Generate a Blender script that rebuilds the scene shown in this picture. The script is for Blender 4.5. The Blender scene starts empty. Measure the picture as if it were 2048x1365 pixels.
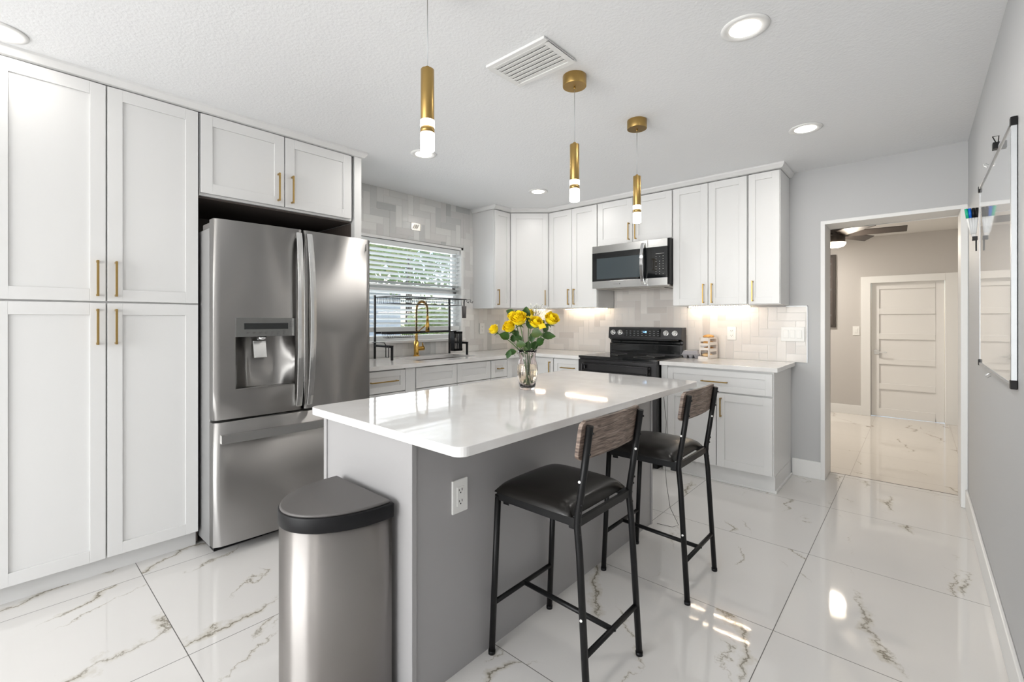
import bpy, bmesh, math, random
from mathutils import Vector, Matrix
from math import sin, cos, pi, sqrt, radians as R
rnd = random.Random(7)
S = bpy.context.scene
COL = S.collection
# ------------------------------------------------------------------ camera
cam_d = bpy.data.cameras.new('camera'); cam = bpy.data.objects.new('camera', cam_d); COL.objects.link(cam)
cam_d.sensor_width = 36; cam_d.lens = 915 / 2048 * 36
cam_d.shift_y = -(682.5 - 639) / 2048
cam_d.clip_start = 0.02
cam.location = (0, 0, 1.25)
cam.rotation_euler = (pi / 2, 0, math.atan2(811, 915))
S.camera = cam
# ------------------------------------------------------------------ view + sky
S.view_settings.view_transform = 'Standard'
try: S.view_settings.look = 'None'
except Exception: pass
S.view_settings.gamma = 1.0
S.view_settings.use_curve_mapping = False
S.view_settings.exposure = -0.05
W = bpy.data.worlds.new('world'); S.world = W; W.use_nodes = True
_n = W.node_tree.nodes; _l = W.node_tree.links
sky = _n.new('ShaderNodeTexSky'); sky.sky_type = 'NISHITA'; sky.sun_disc = False
sky.sun_elevation = R(50); sky.sun_rotation = R(60)
_n['Background'].inputs[1].default_value = 0.45
_l.new(sky.outputs[0], _n['Background'].inputs[0])
def light(name, kind, loc, energy, color=(1, 1, 1), rot=(0, 0, 0), size=None, size_y=None, spread=None, shape=None, soft=None):
    d = bpy.data.lights.new(name, kind); d.energy = energy; d.color = color
    if kind == 'AREA':
        d.shape = shape or ('RECTANGLE' if size_y else 'DISK'); d.size = size
        if size_y: d.size_y = size_y
        if spread: d.spread = spread
    if soft is not None: d.shadow_soft_size = soft
    o = bpy.data.objects.new(name, d); o.location = loc; o.rotation_euler = rot; COL.objects.link(o)
    return o
sun = light('sun', 'SUN', (0, 0, 10), 4.0, (1, .96, .88), (R(38), 0, R(-150)))
sun.data.angle = R(1)
# added fill light set in the unseen rear wall's opening behind the camera
light('fill_rear', 'AREA', (-1.7, -4.3, 1.35), 230, (1, .985, .965), (R(90), 0, 0), 3.2, 2.1)
light('daylight_kitchen_window', 'AREA', (-3.74, 2.61, 1.52), 25, (.95, .98, 1.0), (0, R(-90), 0), .9, 1.25)
CZ = 2.43      # ceiling height
# ------------------------------------------------------------------ materials
MATS = {}
def nodes_of(m): return m.node_tree.nodes, m.node_tree.links
def P(name, col, rough=.5, metal=0, bump=None, spec=None, emis=None, estr=0, alpha=None, trans=None, ior=None, aniso=None, coat=None, var=None, sheen=None):
    m = bpy.data.materials.new(name); m.use_nodes = True; n, l = nodes_of(m); b = n['Principled BSDF']
    b.inputs['Base Color'].default_value = (*col, 1); b.inputs['Roughness'].default_value = rough; b.inputs['Metallic'].default_value = metal
    if spec is not None: b.inputs['Specular IOR Level'].default_value = spec
    if emis: b.inputs['Emission Color'].default_value = (*emis, 1); b.inputs['Emission Strength'].default_value = estr
    if trans is not None: b.inputs['Transmission Weight'].default_value = trans
    if ior: b.inputs['IOR'].default_value = ior
    if aniso:
        b.inputs['Anisotropic'].default_value = aniso; b.inputs['Anisotropic Rotation'].default_value = .25
        tg = n.new('ShaderNodeTangent'); tg.direction_type = 'RADIAL'; tg.axis = 'Z'; l.new(tg.outputs[0], b.inputs['Tangent'])
    if coat: b.inputs['Coat Weight'].default_value = coat; b.inputs['Coat Roughness'].default_value = .05
    tc = n.new('ShaderNodeTexCoord')
    if bump:   # (scale, strength, distance, stretch)
        sc, st, di = bump[:3]
        no = n.new('ShaderNodeTexNoise'); no.inputs['Scale'].default_value = sc; no.inputs['Detail'].default_value = 3
        mp = n.new('ShaderNodeMapping'); l.new(tc.outputs['Object'], mp.inputs[0]); l.new(mp.outputs[0], no.inputs['Vector'])
        if len(bump) > 3: mp.inputs['Scale'].default_value = bump[3]
        bu = n.new('ShaderNodeBump'); bu.inputs['Strength'].default_value = st; bu.inputs['Distance'].default_value = di
        l.new(no.outputs['Fac'], bu.inputs['Height']); l.new(bu.outputs[0], b.inputs['Normal'])
    if var:    # (scale, col2, stretch): soft colour variation
        no = n.new('ShaderNodeTexNoise'); no.inputs['Scale'].default_value = var[0]; no.inputs['Detail'].default_value = 4
        mp = n.new('ShaderNodeMapping'); l.new(tc.outputs['Object'], mp.inputs[0]); l.new(mp.outputs[0], no.inputs['Vector'])
        if len(var) > 2: mp.inputs['Scale'].default_value = var[2]
        mx = n.new('ShaderNodeMix'); mx.data_type = 'RGBA'
        mx.inputs[6].default_value = (*col, 1); mx.inputs[7].default_value = (*var[1], 1)
        rp = n.new('ShaderNodeValToRGB'); rp.color_ramp.elements[0].position = .35; rp.color_ramp.elements[1].position = .65
        l.new(no.outputs['Fac'], rp.inputs[0]); l.new(rp.outputs[0], mx.inputs[0]); l.new(mx.outputs[2], b.inputs['Base Color'])
    MATS[name] = m
    return m
P('cabinet_white', (.74, .74, .735), .32, bump=(220, .03, .001))
P('trim_white', (.80, .80, .79), .38, bump=(60, .04, .001))
P('wall_grey', (.495, .50, .505), .55, bump=(260, .18, .0012))
P('hall_paint', (.54, .52, .50), .6, bump=(260, .18, .0012))
P('ceiling_white', (.83, .84, .85), .85, bump=(85, .45, .004))
P('hall_ceiling', (.80, .79, .77), .85, bump=(85, .5, .003))
P('island_grey', (.355, .348, .35), .36, bump=(180, .04, .001))
P('quartz', (.80, .79, .78), .055, var=(9, (.755, .74, .725)), spec=.5)
P('steel', (.37, .36, .35), .43, 1, aniso=1)
P('steel_bright', (.70, .70, .69), .2, 1, bump=(60, .04, .0005, (1, 60, 60)))
P('bin_steel', (.355, .335, .32), .43, 1, aniso=1)
P('fridge_side', (.36, .36, .36), .45, .6, bump=(150, .05, .001))
P('chrome', (.85, .85, .86), .06, 1)
P('black_steel', (.062, .061, .063), .28, .9, bump=(60, .05, .0006, (1, 60, 60)))
P('black_glass', (.008, .009, .010), .04, spec=.7)
P('mw_window', (.045, .06, .068), .08, spec=.7)
P('black_metal', (.005, .005, .0055), .42, 0, spec=.28, bump=(300, .05, .0006))
P('rack_black', (.008, .009, .011), .4, 0, spec=.3)
P('black_plastic', (.007, .007, .008), .4, spec=.22)
P('dark_plastic', (.115, .108, .105), .5)
P('brass', (.42, .28, .10), .33, 1)
P('gold', (.66, .40, .10), .25, 1)
P('leather', (.008, .007, .006), .27, bump=(90, .12, .001), spec=.35)
P('white_plastic', (.80, .80, .78), .35)
P('whiteboard', (.76, .78, .80), .05, spec=.8, coat=.5)
P('aluminium', (.50, .515, .53), .45, .9)
P('glass', (1, 1, 1), .0, trans=1, ior=1.45)
P('vase_glass', (1.0, .935, .93), .0, trans=1, ior=1.42)
P('water', (.86, .86, .70), .0, trans=1, ior=1.33)
P('clear_plastic', (.95, .97, 1.0), .06, trans=.85, ior=1.3)
P('rose_yellow', (.95, .74, .008), .55, var=(22, (.93, .66, .006)))
P('leaf_green', (.018, .062, .010), .42, var=(30, (.035, .10, .016)))
P('leaf_pale', (.075, .12, .035), .5, var=(30, (.04, .09, .02)))
P('stem_green', (.06, .13, .03), .5)
P('tiny_flower', (.85, .85, .80), .7)
P('door_white', (.78, .77, .755), .4, bump=(60, .04, .001))
P('fan_dark', (.055, .045, .04), .45, .2)
P('panel_grey', (.20, .20, .195), .22, .7)
P('nickel', (.45, .43, .40), .3, 1)
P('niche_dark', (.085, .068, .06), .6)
P('grout', (.66, .65, .63), .8)
P('egg_grey', (.32, .31, .33), .9, bump=(120, .4, .002))
P('cream_plastic', (.80, .74, .68), .4)
P('bread', (.50, .22, .05), .7, var=(40, (.66, .40, .14)))
P('bread_crumb', (.75, .52, .28), .8, bump=(200, .4, .001))
P('marker_green', (.0, .38, .22), .35); P('marker_blue', (.0, .10, .50), .35); P('marker_cyan', (.0, .22, .60), .35)
P('print_grey', (.20, .20, .20), .5)
P('print_white', (.75, .74, .70), .5)
P('outer_white', (.42, .46, .50), .6)
P('outer_dark', (.10, .13, .16), .3)
P('lawn', (.22, .25, .17), .9, var=(3, (.30, .31, .26)))
P('foliage_a', (.13, .24, .08), .6, var=(3, (.30, .40, .14)))
P('foliage_b', (.24, .35, .11), .6, var=(3, (.46, .50, .20)))
P('bark', (.12, .09, .07), .9)
P('blind_white', (.70, .73, .73), .42)
def emission(name, col, s): return P(name, (.8, .8, .8), .5, emis=col, estr=s)
emission('lamp_white', (1, .93, .82), 6)
emission('lamp_pendant', (1, .98, .95), 5)
emission('lamp_fan', (1, .85, .62), 9)
emission('led_warm', (1, .80, .58), 200)
emission('display_blue', (.15, .5, 1.0), 3)
emission('display_faint', (.25, .3, .4), .25)

def wood():
    m = P('grey_oak', (.3, .25, .2), .5); n, l = nodes_of(m); b = n['Principled BSDF']
    tc = n.new('ShaderNodeTexCoord'); mp = n.new('ShaderNodeMapping'); mp.inputs['Scale'].default_value = (6, 6, 70)
    l.new(tc.outputs['Object'], mp.inputs[0])
    no = n.new('ShaderNodeTexNoise'); no.inputs['Scale'].default_value = 1.6; no.inputs['Detail'].default_value = 9; no.inputs['Distortion'].default_value = 1.4
    l.new(mp.outputs[0], no.inputs['Vector'])
    rp = n.new('ShaderNodeValToRGB'); e = rp.color_ramp.elements
    e[0].position = .34; e[0].color = (.07, .05, .04, 1); e[1].position = .66; e[1].color = (.33, .26, .215, 1)
    x = e.new(.48); x.color = (.18, .13, .105, 1)
    l.new(no.outputs['Fac'], rp.inputs[0]); l.new(rp.outputs[0], b.inputs['Base Color'])
    bu = n.new('ShaderNodeBump'); bu.inputs['Strength'].default_value = .3; bu.inputs['Distance'].default_value = .001
    l.new(no.outputs['Fac'], bu.inputs['Height']); l.new(bu.outputs[0], b.inputs['Normal'])
wood()

def marble(name, ox, oy, tint=(.71, .695, .675), groutc=(.10, .095, .09)):
    """polished porcelain: 0.8 m tiles from (ox, oy), veins broken at every joint"""
    m = bpy.data.materials.new(name); m.use_nodes = True; n, l = nodes_of(m); b = n['Principled BSDF']; MATS[name] = m
    b.inputs['Roughness'].default_value = .045; b.inputs['Specular IOR Level'].default_value = .55
    def M(op, a, c=None, d=None):
        k = n.new('ShaderNodeMath'); k.operation = op
        for i, v in enumerate((a, c, d)):
            if v is None: continue
            if isinstance(v, (int, float)): k.inputs[i].default_value = v
            else: l.new(v, k.inputs[i])
        return k.outputs[0]
    tc = n.new('ShaderNodeTexCoord'); sp = n.new('ShaderNodeSeparateXYZ'); l.new(tc.outputs['Object'], sp.inputs[0])
    X, Y = sp.outputs[0], sp.outputs[1]
    tx = M('DIVIDE', M('SUBTRACT', X, ox), .797); ty = M('DIVIDE', M('SUBTRACT', Y, oy), .797)
    ix, iy = M('FLOOR', tx), M('FLOOR', ty)
    fx, fy = M('FRACT', tx), M('FRACT', ty)
    ex = M('MINIMUM', fx, M('SUBTRACT', 1, fx)); ey = M('MINIMUM', fy, M('SUBTRACT', 1, fy))
    g = M('LESS_THAN', M('MINIMUM', ex, ey), .0019)
    cb = n.new('ShaderNodeCombineXYZ'); l.new(ix, cb.inputs[0]); l.new(iy, cb.inputs[1])
    wn = n.new('ShaderNodeTexWhiteNoise'); wn.noise_dimensions = '2D'; l.new(cb.outputs[0], wn.inputs['Vector'])
    # per-tile shifted coordinates
    off = n.new('ShaderNodeVectorMath'); off.operation = 'SCALE'; l.new(wn.outputs['Color'], off.inputs[0]); off.inputs['Scale'].default_value = 37
    ad = n.new('ShaderNodeVectorMath'); ad.operation = 'ADD'; l.new(tc.outputs['Object'], ad.inputs[0]); l.new(off.outputs[0], ad.inputs[1])
    sp2 = n.new('ShaderNodeSeparateXYZ'); l.new(ad.outputs[0], sp2.inputs[0])
    def noise(scale, detail, vec, rough=.55):
        k = n.new('ShaderNodeTexNoise'); k.inputs['Scale'].default_value = scale; k.inputs['Detail'].default_value = detail
        k.inputs['Roughness'].default_value = rough; l.new(vec, k.inputs['Vector']); return k.outputs['Fac']
    v = ad.outputs[0]
    warp = M('ADD', M('MULTIPLY', noise(1.7, 2, v), .55), M('MULTIPLY', noise(9, 5, v, .65), .20))
    base = M('ADD', M('MULTIPLY', sp2.outputs[0], .94), M('MULTIPLY', sp2.outputs[1], .36))
    def vein(freq, wid, seed, lo, hi, msc):
        t = M('ADD', M('MULTIPLY', M('ADD', base, warp), freq), seed)
        tri = M('ABSOLUTE', M('SUBTRACT', M('FRACT', t), .5))
        mv = n.new('ShaderNodeMapping'); mv.inputs['Location'].default_value = (seed, seed * 2, 0)
        mv.inputs['Rotation'].default_value = (0, 0, R(20)); mv.inputs['Scale'].default_value = (1.6, .8, 1); l.new(v, mv.inputs[0])
        mk = noise(msc, 1.5, mv.outputs[0])
        mr = n.new('ShaderNodeMapRange'); mr.interpolation_type = 'SMOOTHSTEP'
        mr.inputs[1].default_value = lo; mr.inputs[2].default_value = hi; l.new(mk, mr.inputs[0])
        w = M('ADD', M('MULTIPLY', mr.outputs[0], wid), .0006)
        core = M('SUBTRACT', 1, M('MINIMUM', 1, M('DIVIDE', tri, w)))
        halo = M('SUBTRACT', 1, M('MINIMUM', 1, M('DIVIDE', tri, M('MULTIPLY', w, 3.2))))
        return M('MULTIPLY', core, mr.outputs[0]), M('MULTIPLY', halo, mr.outputs[0])
    c1, h1 = vein(1.9, .020, .13, .455, .60, 1.9)
    c2, h2 = vein(3.1, .014, .57, .52, .65, 2.3)
    core = M('MINIMUM', 1, M('ADD', c1, M('MULTIPLY', c2, .8))); halo = M('MINIMUM', 1, M('ADD', h1, M('MULTIPLY', h2, .8)))
    def mix(f, a, c):
        k = n.new('ShaderNodeMix'); k.data_type = 'RGBA'
        if isinstance(f, (int, float)): k.inputs[0].default_value = f
        else: l.new(f, k.inputs[0])
        for i, s in ((6, a), (7, c)):
            if isinstance(s, tuple): k.inputs[i].default_value = (*s, 1)
            else: l.new(s, k.inputs[i])
        return k.outputs[2]
    mot = noise(2.4, 4, v)
    c = mix(M('MULTIPLY', mot, .35), tint, tuple(q * .86 for q in tint))
    c = mix(M('MULTIPLY', halo, .55), c, (.42, .37, .26))
    c = mix(M('MULTIPLY', core, .85), c, (.14, .12, .085))
    c = mix(g, c, groutc)
    l.new(c, b.inputs['Base Color'])
    l.new(M('ADD', .045, M('MULTIPLY', g, .5)), b.inputs['Roughness'])
marble('marble_floor', -.434, .475)
marble('marble_hall', -.47, 4.66, (.70, .67, .63), (.24, .21, .18))

# ------------------------------------------------------------------ mesh helpers
class MB:
    def __init__(s): s.v = []; s.f = []; s.m = []; s.sm = []
    def add(s, vs, fs, mi=0, smooth=False):
        k = len(s.v); s.v += [tuple(v) for v in vs]; s.f += [tuple(i + k for i in f) for f in fs]
        s.m += [mi] * len(fs); s.sm += [smooth] * len(fs); return s
    def box(s, x0, x1, y0, y1, z0, z1, mi=0):
        if x0 > x1: x0, x1 = x1, x0
        if y0 > y1: y0, y1 = y1, y0
        if z0 > z1: z0, z1 = z1, z0
        return s.add([(x0, y0, z0), (x1, y0, z0), (x1, y1, z0), (x0, y1, z0), (x0, y0, z1), (x1, y0, z1), (x1, y1, z1), (x0, y1, z1)],
                     [(0, 3, 2, 1), (4, 5, 6, 7), (0, 1, 5, 4), (1, 2, 6, 5), (2, 3, 7, 6), (3, 0, 4, 7)], mi)
    def obox(s, c, ax, ay, az, mi=0):
        """box of half-vectors ax, ay, az round c"""
        c, ax, ay, az = map(Vector, (c, ax, ay, az)); vs = []
        for k in (-1, 1):
            for i, j in ((-1, -1), (1, -1), (1, 1), (-1, 1)): vs.append(c + ax * i + ay * j + az * k)
        return s.add(vs, [(0, 3, 2, 1), (4, 5, 6, 7), (0, 1, 5, 4), (1, 2, 6, 5), (2, 3, 7, 6), (3, 0, 4, 7)], mi)
    def bar(s, p, q, w, h=None, up=(0, 0, 1), mi=0):
        p, q, up = Vector(p), Vector(q), Vector(up); d = (q - p); u = d.normalized()
        a = u.cross(up)
        if a.length < 1e-4: a = u.cross(Vector((1, 0, 0)))
        a.normalize(); b = a.cross(u)
        return s.obox((p + q) / 2, d / 2, a * w / 2, b * (h or w) / 2, mi)
    def cyl(s, p, q, r, r2=None, n=16, mi=0, caps=True, smooth=True):
        return s.tube([p, q], [r, r if r2 is None else r2], n, mi, caps, smooth)
    def tube(s, pts, r, n=10, mi=0, caps=True, smooth=True):
        pts = [Vector(p) for p in pts]
        rr = r if isinstance(r, (list, tuple)) else [r] * len(pts)
        k = len(s.v); rings = []
        prev = None
        for i, p in enumerate(pts):
            t = (pts[min(i + 1, len(pts) - 1)] - pts[max(i - 1, 0)]).normalized()
            if prev is None:
                a = t.cross(Vector((0, 0, 1)))
                if a.length < 1e-3: a = t.cross(Vector((1, 0, 0)))
            else: a = prev - t * prev.dot(t)
            a.normalize(); prev = a; b = t.cross(a)
            rings.append([p + (a * cos(2 * pi * j / n) + b * sin(2 * pi * j / n)) * rr[i] for j in range(n)])
        vs = [v for g in rings for v in g]; fs = []
        for i in range(len(pts) - 1):
            for j in range(n):
                fs.append((i * n + j, i * n + (j + 1) % n, (i + 1) * n + (j + 1) % n, (i + 1) * n + j))
        s.add(vs, fs, mi, smooth)
        if caps:
            s.f += [tuple(k + j for j in range(n))[::-1], tuple(k + (len(pts) - 1) * n + j for j in range(n))]
            s.m += [mi, mi]; s.sm += [False, False]
        return s
    def lathe(s, prof, c, n=40, mi=0, flute=None, close=False):
        """prof = [(r, z)] round the vertical through c"""
        vs = []; fs = []
        for r, z in prof:
            for j in range(n):
                a = 2 * pi * j / n; q = r * (1 + (flute * (abs(cos(a * 8)) - .5) if flute else 0))
                vs.append((c[0] + q * cos(a), c[1] + q * sin(a), c[2] + z))
        m = len(prof)
        for i in range(m - 1 + (1 if close else 0)):
            for j in range(n):
                i2 = (i + 1) % m
                fs.append((i * n + j, i * n + (j + 1) % n, i2 * n + (j + 1) % n, i2 * n + j))
        s.add(vs, fs, mi, True)
        return s
    def prism(s, poly, z0, z1, mi=0, smooth=False):
        n = len(poly); vs = [(x, y, z0) for x, y in poly] + [(x, y, z1) for x, y in poly]
        s.add(vs, [tuple(range(n))[::-1], tuple(range(n, 2 * n))], mi)
        k = len(s.v) - 2 * n
        for i in range(n):
            s.f.append((k + i, k + (i + 1) % n, k + n + (i + 1) % n, k + n + i)); s.m.append(mi); s.sm.append(smooth)
        return s
    def ball(s, c, r, mi=0, n=8, sq=(1, 1, 1)):
        vs = []; fs = []
        for i in range(n + 1):
            t = pi * i / n
            for j in range(2 * n):
                a = pi * j / n; vs.append((c[0] + r * sq[0] * sin(t) * cos(a), c[1] + r * sq[1] * sin(t) * sin(a), c[2] + r * sq[2] * cos(t)))
        for i in range(n):
            for j in range(2 * n):
                fs.append((i * 2 * n + j, (i + 1) * 2 * n + j, (i + 1) * 2 * n + (j + 1) % (2 * n), i * 2 * n + (j + 1) % (2 * n)))
        return s.add(vs, fs, mi, True)

def base_of(o):
    while o.parent: o = o.parent
    return o.location
def obj(name, mb, mats, parent=None, bevel=0, seg=2, subsurf=0, label=None):
    me = bpy.data.meshes.new(name)
    off = base_of(parent) if parent else Vector((0, 0, 0))
    vs = [(v[0] - off[0], v[1] - off[1], v[2] - off[2]) for v in mb.v]
    me.from_pydata(vs, [], mb.f)
    me.polygons.foreach_set('material_index', mb.m); me.polygons.foreach_set('use_smooth', mb.sm)
    for k in (mats if isinstance(mats, (list, tuple)) else [mats]): me.materials.append(MATS[k])
    bm = bmesh.new(); bm.from_mesh(me); bmesh.ops.remove_doubles(bm, verts=bm.verts, dist=1e-6)
    bmesh.ops.recalc_face_normals(bm, faces=bm.faces); bm.to_mesh(me); bm.free()
    o = bpy.data.objects.new(name, me); COL.objects.link(o)
    if parent: o.parent = parent
    if bevel:
        b = o.modifiers.new('bevel', 'BEVEL'); b.width = bevel; b.segments = seg; b.limit_method = 'ANGLE'; b.angle_limit = R(40); b.harden_normals = False
    if subsurf:
        b = o.modifiers.new('subsurf', 'SUBSURF'); b.levels = subsurf; b.render_levels = subsurf
    if label: o['label'] = label
    return o
def tag(o, label, cat, group=None):
    o['label'] = label; o['category'] = cat
    if group: o['group'] = group
    return o
def thing(name, loc, label, cat, group=None):
    o = bpy.data.objects.new(name, None); o.location = loc; o.empty_display_size = .05; COL.objects.link(o)
    return tag(o, label, cat, group)
def struct(name, mb, mats, bevel=0, parent=None, **k):
    o = obj(name, mb, mats, parent, bevel, **k)
    if not parent: o['kind'] = 'structure'
    return o
def dup(root, loc, label, group=None):
    r = root.copy(); COL.objects.link(r); r.location = loc; r['label'] = label
    if group: r['group'] = group
    def rec(a, b):
        for ch in a.children:
            c = ch.copy(); COL.objects.link(c); c.parent = b; rec(ch, c)
    rec(root, r); return r

# ------------------------------------------------------------------ room shell
XL, XR, YB, WY, YT = -3.60, .25, 4.265, 3.92, 4.53   # left wall, right wall, range wall, upper-door plane, far side of that wall
YR = -4.4
WIN = (1.95, 3.275, 1.03, 2.0)                # kitchen window: y0, y1, z0, z1
struct('floor', MB().box(XL - .1, XR + .1, YR - .1, YT, -.04, 0), 'marble_floor')
struct('ceiling', MB().box(XL - .1, XR + .1, YR - .1, YT, CZ, CZ + .06), 'ceiling_white')
b = MB(); t = .12
b.box(XL - t, XL, YR, WIN[0], 0, CZ); b.box(XL - t, XL, WIN[1], YT, 0, CZ)
b.box(XL - t, XL, WIN[0], WIN[1], 0, WIN[2]); b.box(XL - t, XL, WIN[0], WIN[1], WIN[3], CZ)
struct('wall_left', b, 'wall_grey')
struct('wall_right', MB().box(XR, XR + .12, YR, YT, 0, CZ), 'wall_grey')
b = MB(); b.box(XL, -.565, YB, YT, 0, CZ); b.box(-.565, XR, YB, YT, 2.01, CZ)
struct('wall_back', b, 'wall_grey')
b = MB(); b.box(XL, -3.3, YR - .12, YR, 0, CZ); b.box(-.1, XR, YR - .12, YR, 0, CZ); b.box(-3.3, -.1, YR - .12, YR, 2.15, CZ)
struct('wall_front', b, 'wall_grey')
# jambs of the cased opening
b = MB(); b.box(-.565, -.535, YB - .012, YT + .005, 0, 1.985); b.box(.215, XR - .001, YB - .012, YT + .005, 0, 1.985); b.box(-.565, XR - .001, YB - .012, YT + .005, 1.985, 2.012)
struct('trim_1', b, 'trim_white', .003)
b = MB(); b.box(-.755, -.56, YB - .016, YB, 0, .135)
struct('baseboard_back', b, 'trim_white', .003)
struct('baseboard_right', MB().box(XR - .014, XR, YR, YB - .012, 0, .125), 'trim_white', .004)
struct('baseboard_left', MB().box(XL, XL + .014, YR, -.05, 0, .125), 'trim_white', .004)
struct('trim_3', MB().box(-.535, .215, YT - .007, YT + .001, -.004, .0008), 'niche_dark')
# lower room beyond the opening
HF, HY, HC = -.20, 8.71, 2.49
struct('floor_hall', MB().box(-3.2, 1.6, YT, HY + .1, HF - .04, HF), 'marble_hall')
struct('ceiling_hall', MB().box(-3.2, 1.6, YT, HY + .1, HC, HC + .06), 'hall_ceiling')
b = MB(); b.box(-3.2, -.534, HY, HY + .1, HF, HC); b.box(.295, 1.6, HY, HY + .1, HF, HC); b.box(-.534, .295, HY, HY + .1, 1.81, HC)
struct('wall_hall_back', b, 'hall_paint')
struct('wall_hall_left', MB().box(-3.2, -3.1, YT, HY, HF, HC), 'hall_paint')
struct('wall_hall_right', MB().box(1.5, 1.6, YT, HY, HF, HC), 'hall_paint')
b = MB(); b.box(-3.1, -.535, YT, YT + .02, HF, HC); b.box(XR, 1.5, YT - .1, YT + .02, HF, HC); b.box(-.56, XR, YT, YT + .02, 2.012, HC); b.box(-.56, XR, YT, YT + .02, HF, -.02)
struct('wall_hall_front', b, 'hall_paint')
b = MB(); b.box(-3.1, -.641, HY - .016, HY, HF, -.064); b.box(.414, 1.5, HY - .016, HY, HF, -.064)
struct('baseboard_hall', b, 'trim_white', .003)
b = MB(); b.box(-.641, -.528, HY - .025, HY, HF, 1.89); b.box(.29, .414, HY - .025, HY, HF, 1.89); b.box(-.528, .29, HY - .025, HY, 1.79, 1.89)
b.box(-.534, -.522, HY, HY + .06, HF, 1.81); b.box(.283, .295, HY, HY + .06, HF, 1.81); b.box(-.534, .295, HY, HY + .06, 1.798, 1.81)
struct('trim_2', b, 'trim_white', .003)
# door with five stacked panels
d = bpy.data.objects.new('door_1', None); d.location = (-.12, HY + .04, HF); COL.objects.link(d); d['kind'] = 'structure'
b = MB(); x0, x1, z0, z1 = -.52, .281, HF + .006, 1.796; y = HY + .035
b.box(x0, x1, y + .016, y + .04, z0, z1)
rails = [z0, z0 + .12]; ph = (z1 - z0 - .12 - .10 - 4 * .085) / 5
zz = z0 + .12; segs = [(z0, zz)]
for k in range(5):
    zz += ph; h = .085 if k < 4 else .10; segs.append((zz, min(zz + h, z1))); zz += h
for a, c in segs: b.box(x0 + .09, x1 - .09, y, y + .016, a, c)
b.box(x0, x0 + .09, y, y + .016, z0, z1); b.box(x1 - .09, x1, y, y + .016, z0, z1)
obj('door_leaf', b, 'door_white', d, .003)
b = MB(); b.box(-.49, -.425, y - .01, y, .73, .795); b.cyl((-.46, y - .008, .762), (-.46, y - .05, .762), .01); b.bar((-.465, y - .05, .762), (-.335, y - .05, .762), .018)
obj('door_handle', b, 'nickel', d, .002)

# ------------------------------------------------------------------ wall tiles (straight herringbone, one mesh per wall)
tile_cols = [(.66, .66, .645), (.73, .73, .71), (.58, .585, .575), (.50, .51, .505), (.62, .61, .60), (.69, .68, .665)]
for i, c in enumerate(tile_cols): P('tile_%d' % i, c, .24, bump=(14, .35, .003, (1, 1, 1)), spec=.4)
warm_cols = [(.66, .63, .60), (.72, .69, .66), (.60, .565, .54), (.55, .515, .49), (.64, .61, .585), (.69, .66, .63)]
for i, c in enumerate(warm_cols): P('tile_w%d' % i, c, .24, bump=(14, .35, .003, (1, 1, 1)), spec=.4)
def tiles(rects, to3d, seed, ws):
    """rects: allowed (u0,u1,v0,v1) areas; to3d(u, v, d)"""
    q = random.Random(seed); U = .0665; g = .0006; mb = MB()
    u0 = min(r[0] for r in rects); u1 = max(r[1] for r in rects); v0 = min(r[2] for r in rects); v1 = max(r[3] for r in rects)
    n, m = int((u1 - u0) / U) + 4, int((v1 - v0) / U) + 4
    for i in range(-4, n):
        for j in range(-1, m + 4):
            k = (i - j) % 6
            if k == 0: a = (i, j, 3, 1)
            elif k == 3: a = (i, j - 2, 1, 3)
            else: continue
            mi = q.choices(range(6), ws)[0]; tilt = [q.uniform(-.0006, .0006) for _ in range(4)]
            for r in rects:
                A, B = max(r[0], u0 + a[0] * U + g), min(r[1], u0 + (a[0] + a[2]) * U - g)
                C, D = max(r[2], v0 + a[1] * U + g), min(r[3], v0 + (a[1] + a[3]) * U - g)
                if B - A < .003 or D - C < .003: continue
                h = .008; e = .0012
                P4 = [(A, C), (B, C), (B, D), (A, D)]; Q4 = [(A + e, C + e), (B - e, C + e), (B - e, D - e), (A + e, D - e)]
                vs = [to3d(*p, .002) for p in P4] + [to3d(*p, h + tilt[w]) for w, p in enumerate(Q4)]
                mb.add(vs, [(4, 5, 6, 7), (0, 1, 5, 4), (1, 2, 6, 5), (2, 3, 7, 6), (3, 0, 4, 7)], mi)
    for r in rects:
        mb.add([to3d(r[0], r[2], .0068), to3d(r[1], r[2], .0068), to3d(r[1], r[3], .0068), to3d(r[0], r[3], .0068)], [(0, 1, 2, 3)], 6)
    return mb
wsl = (4, 3, 3, 2, 3, 3)
mb = tiles([(1.71, WIN[0], .905, CZ), (WIN[1], YB, .905, CZ), (WIN[0], WIN[1], WIN[3], CZ), (WIN[0], WIN[1], .905, WIN[2])], lambda u, v, d: (XL + d, u, v), 3, wsl)
o = obj('backsplash', mb, ['tile_%d' % i for i in range(6)] + ['grout']); tag(o, 'pale grey and white glazed tiles round the kitchen window', 'wall tiles')
mb = tiles([(XL + .01, -2.355, .905, 1.37), (-2.355, -1.60, .905, 1.60), (-1.60, -.655, .905, 1.352)], lambda u, v, d: (u, YB - d, v), 5, (4, 3, 2, 1, 3, 3))
o = thing('backsplash', (-2.1, YB, .905), 'pale glossy tiles on the wall behind the range', 'wall tiles')
obj('tiles', mb, ['tile_w%d' % i for i in range(6)] + ['grout'], o)
b = MB(); b.box(-.655, -.650, YB - .011, YB - .001, .905, 1.357); b.box(-.80, -.650, YB - .011, YB - .001, 1.352, 1.357)
obj('edge_trim', b, 'aluminium', o)

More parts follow.
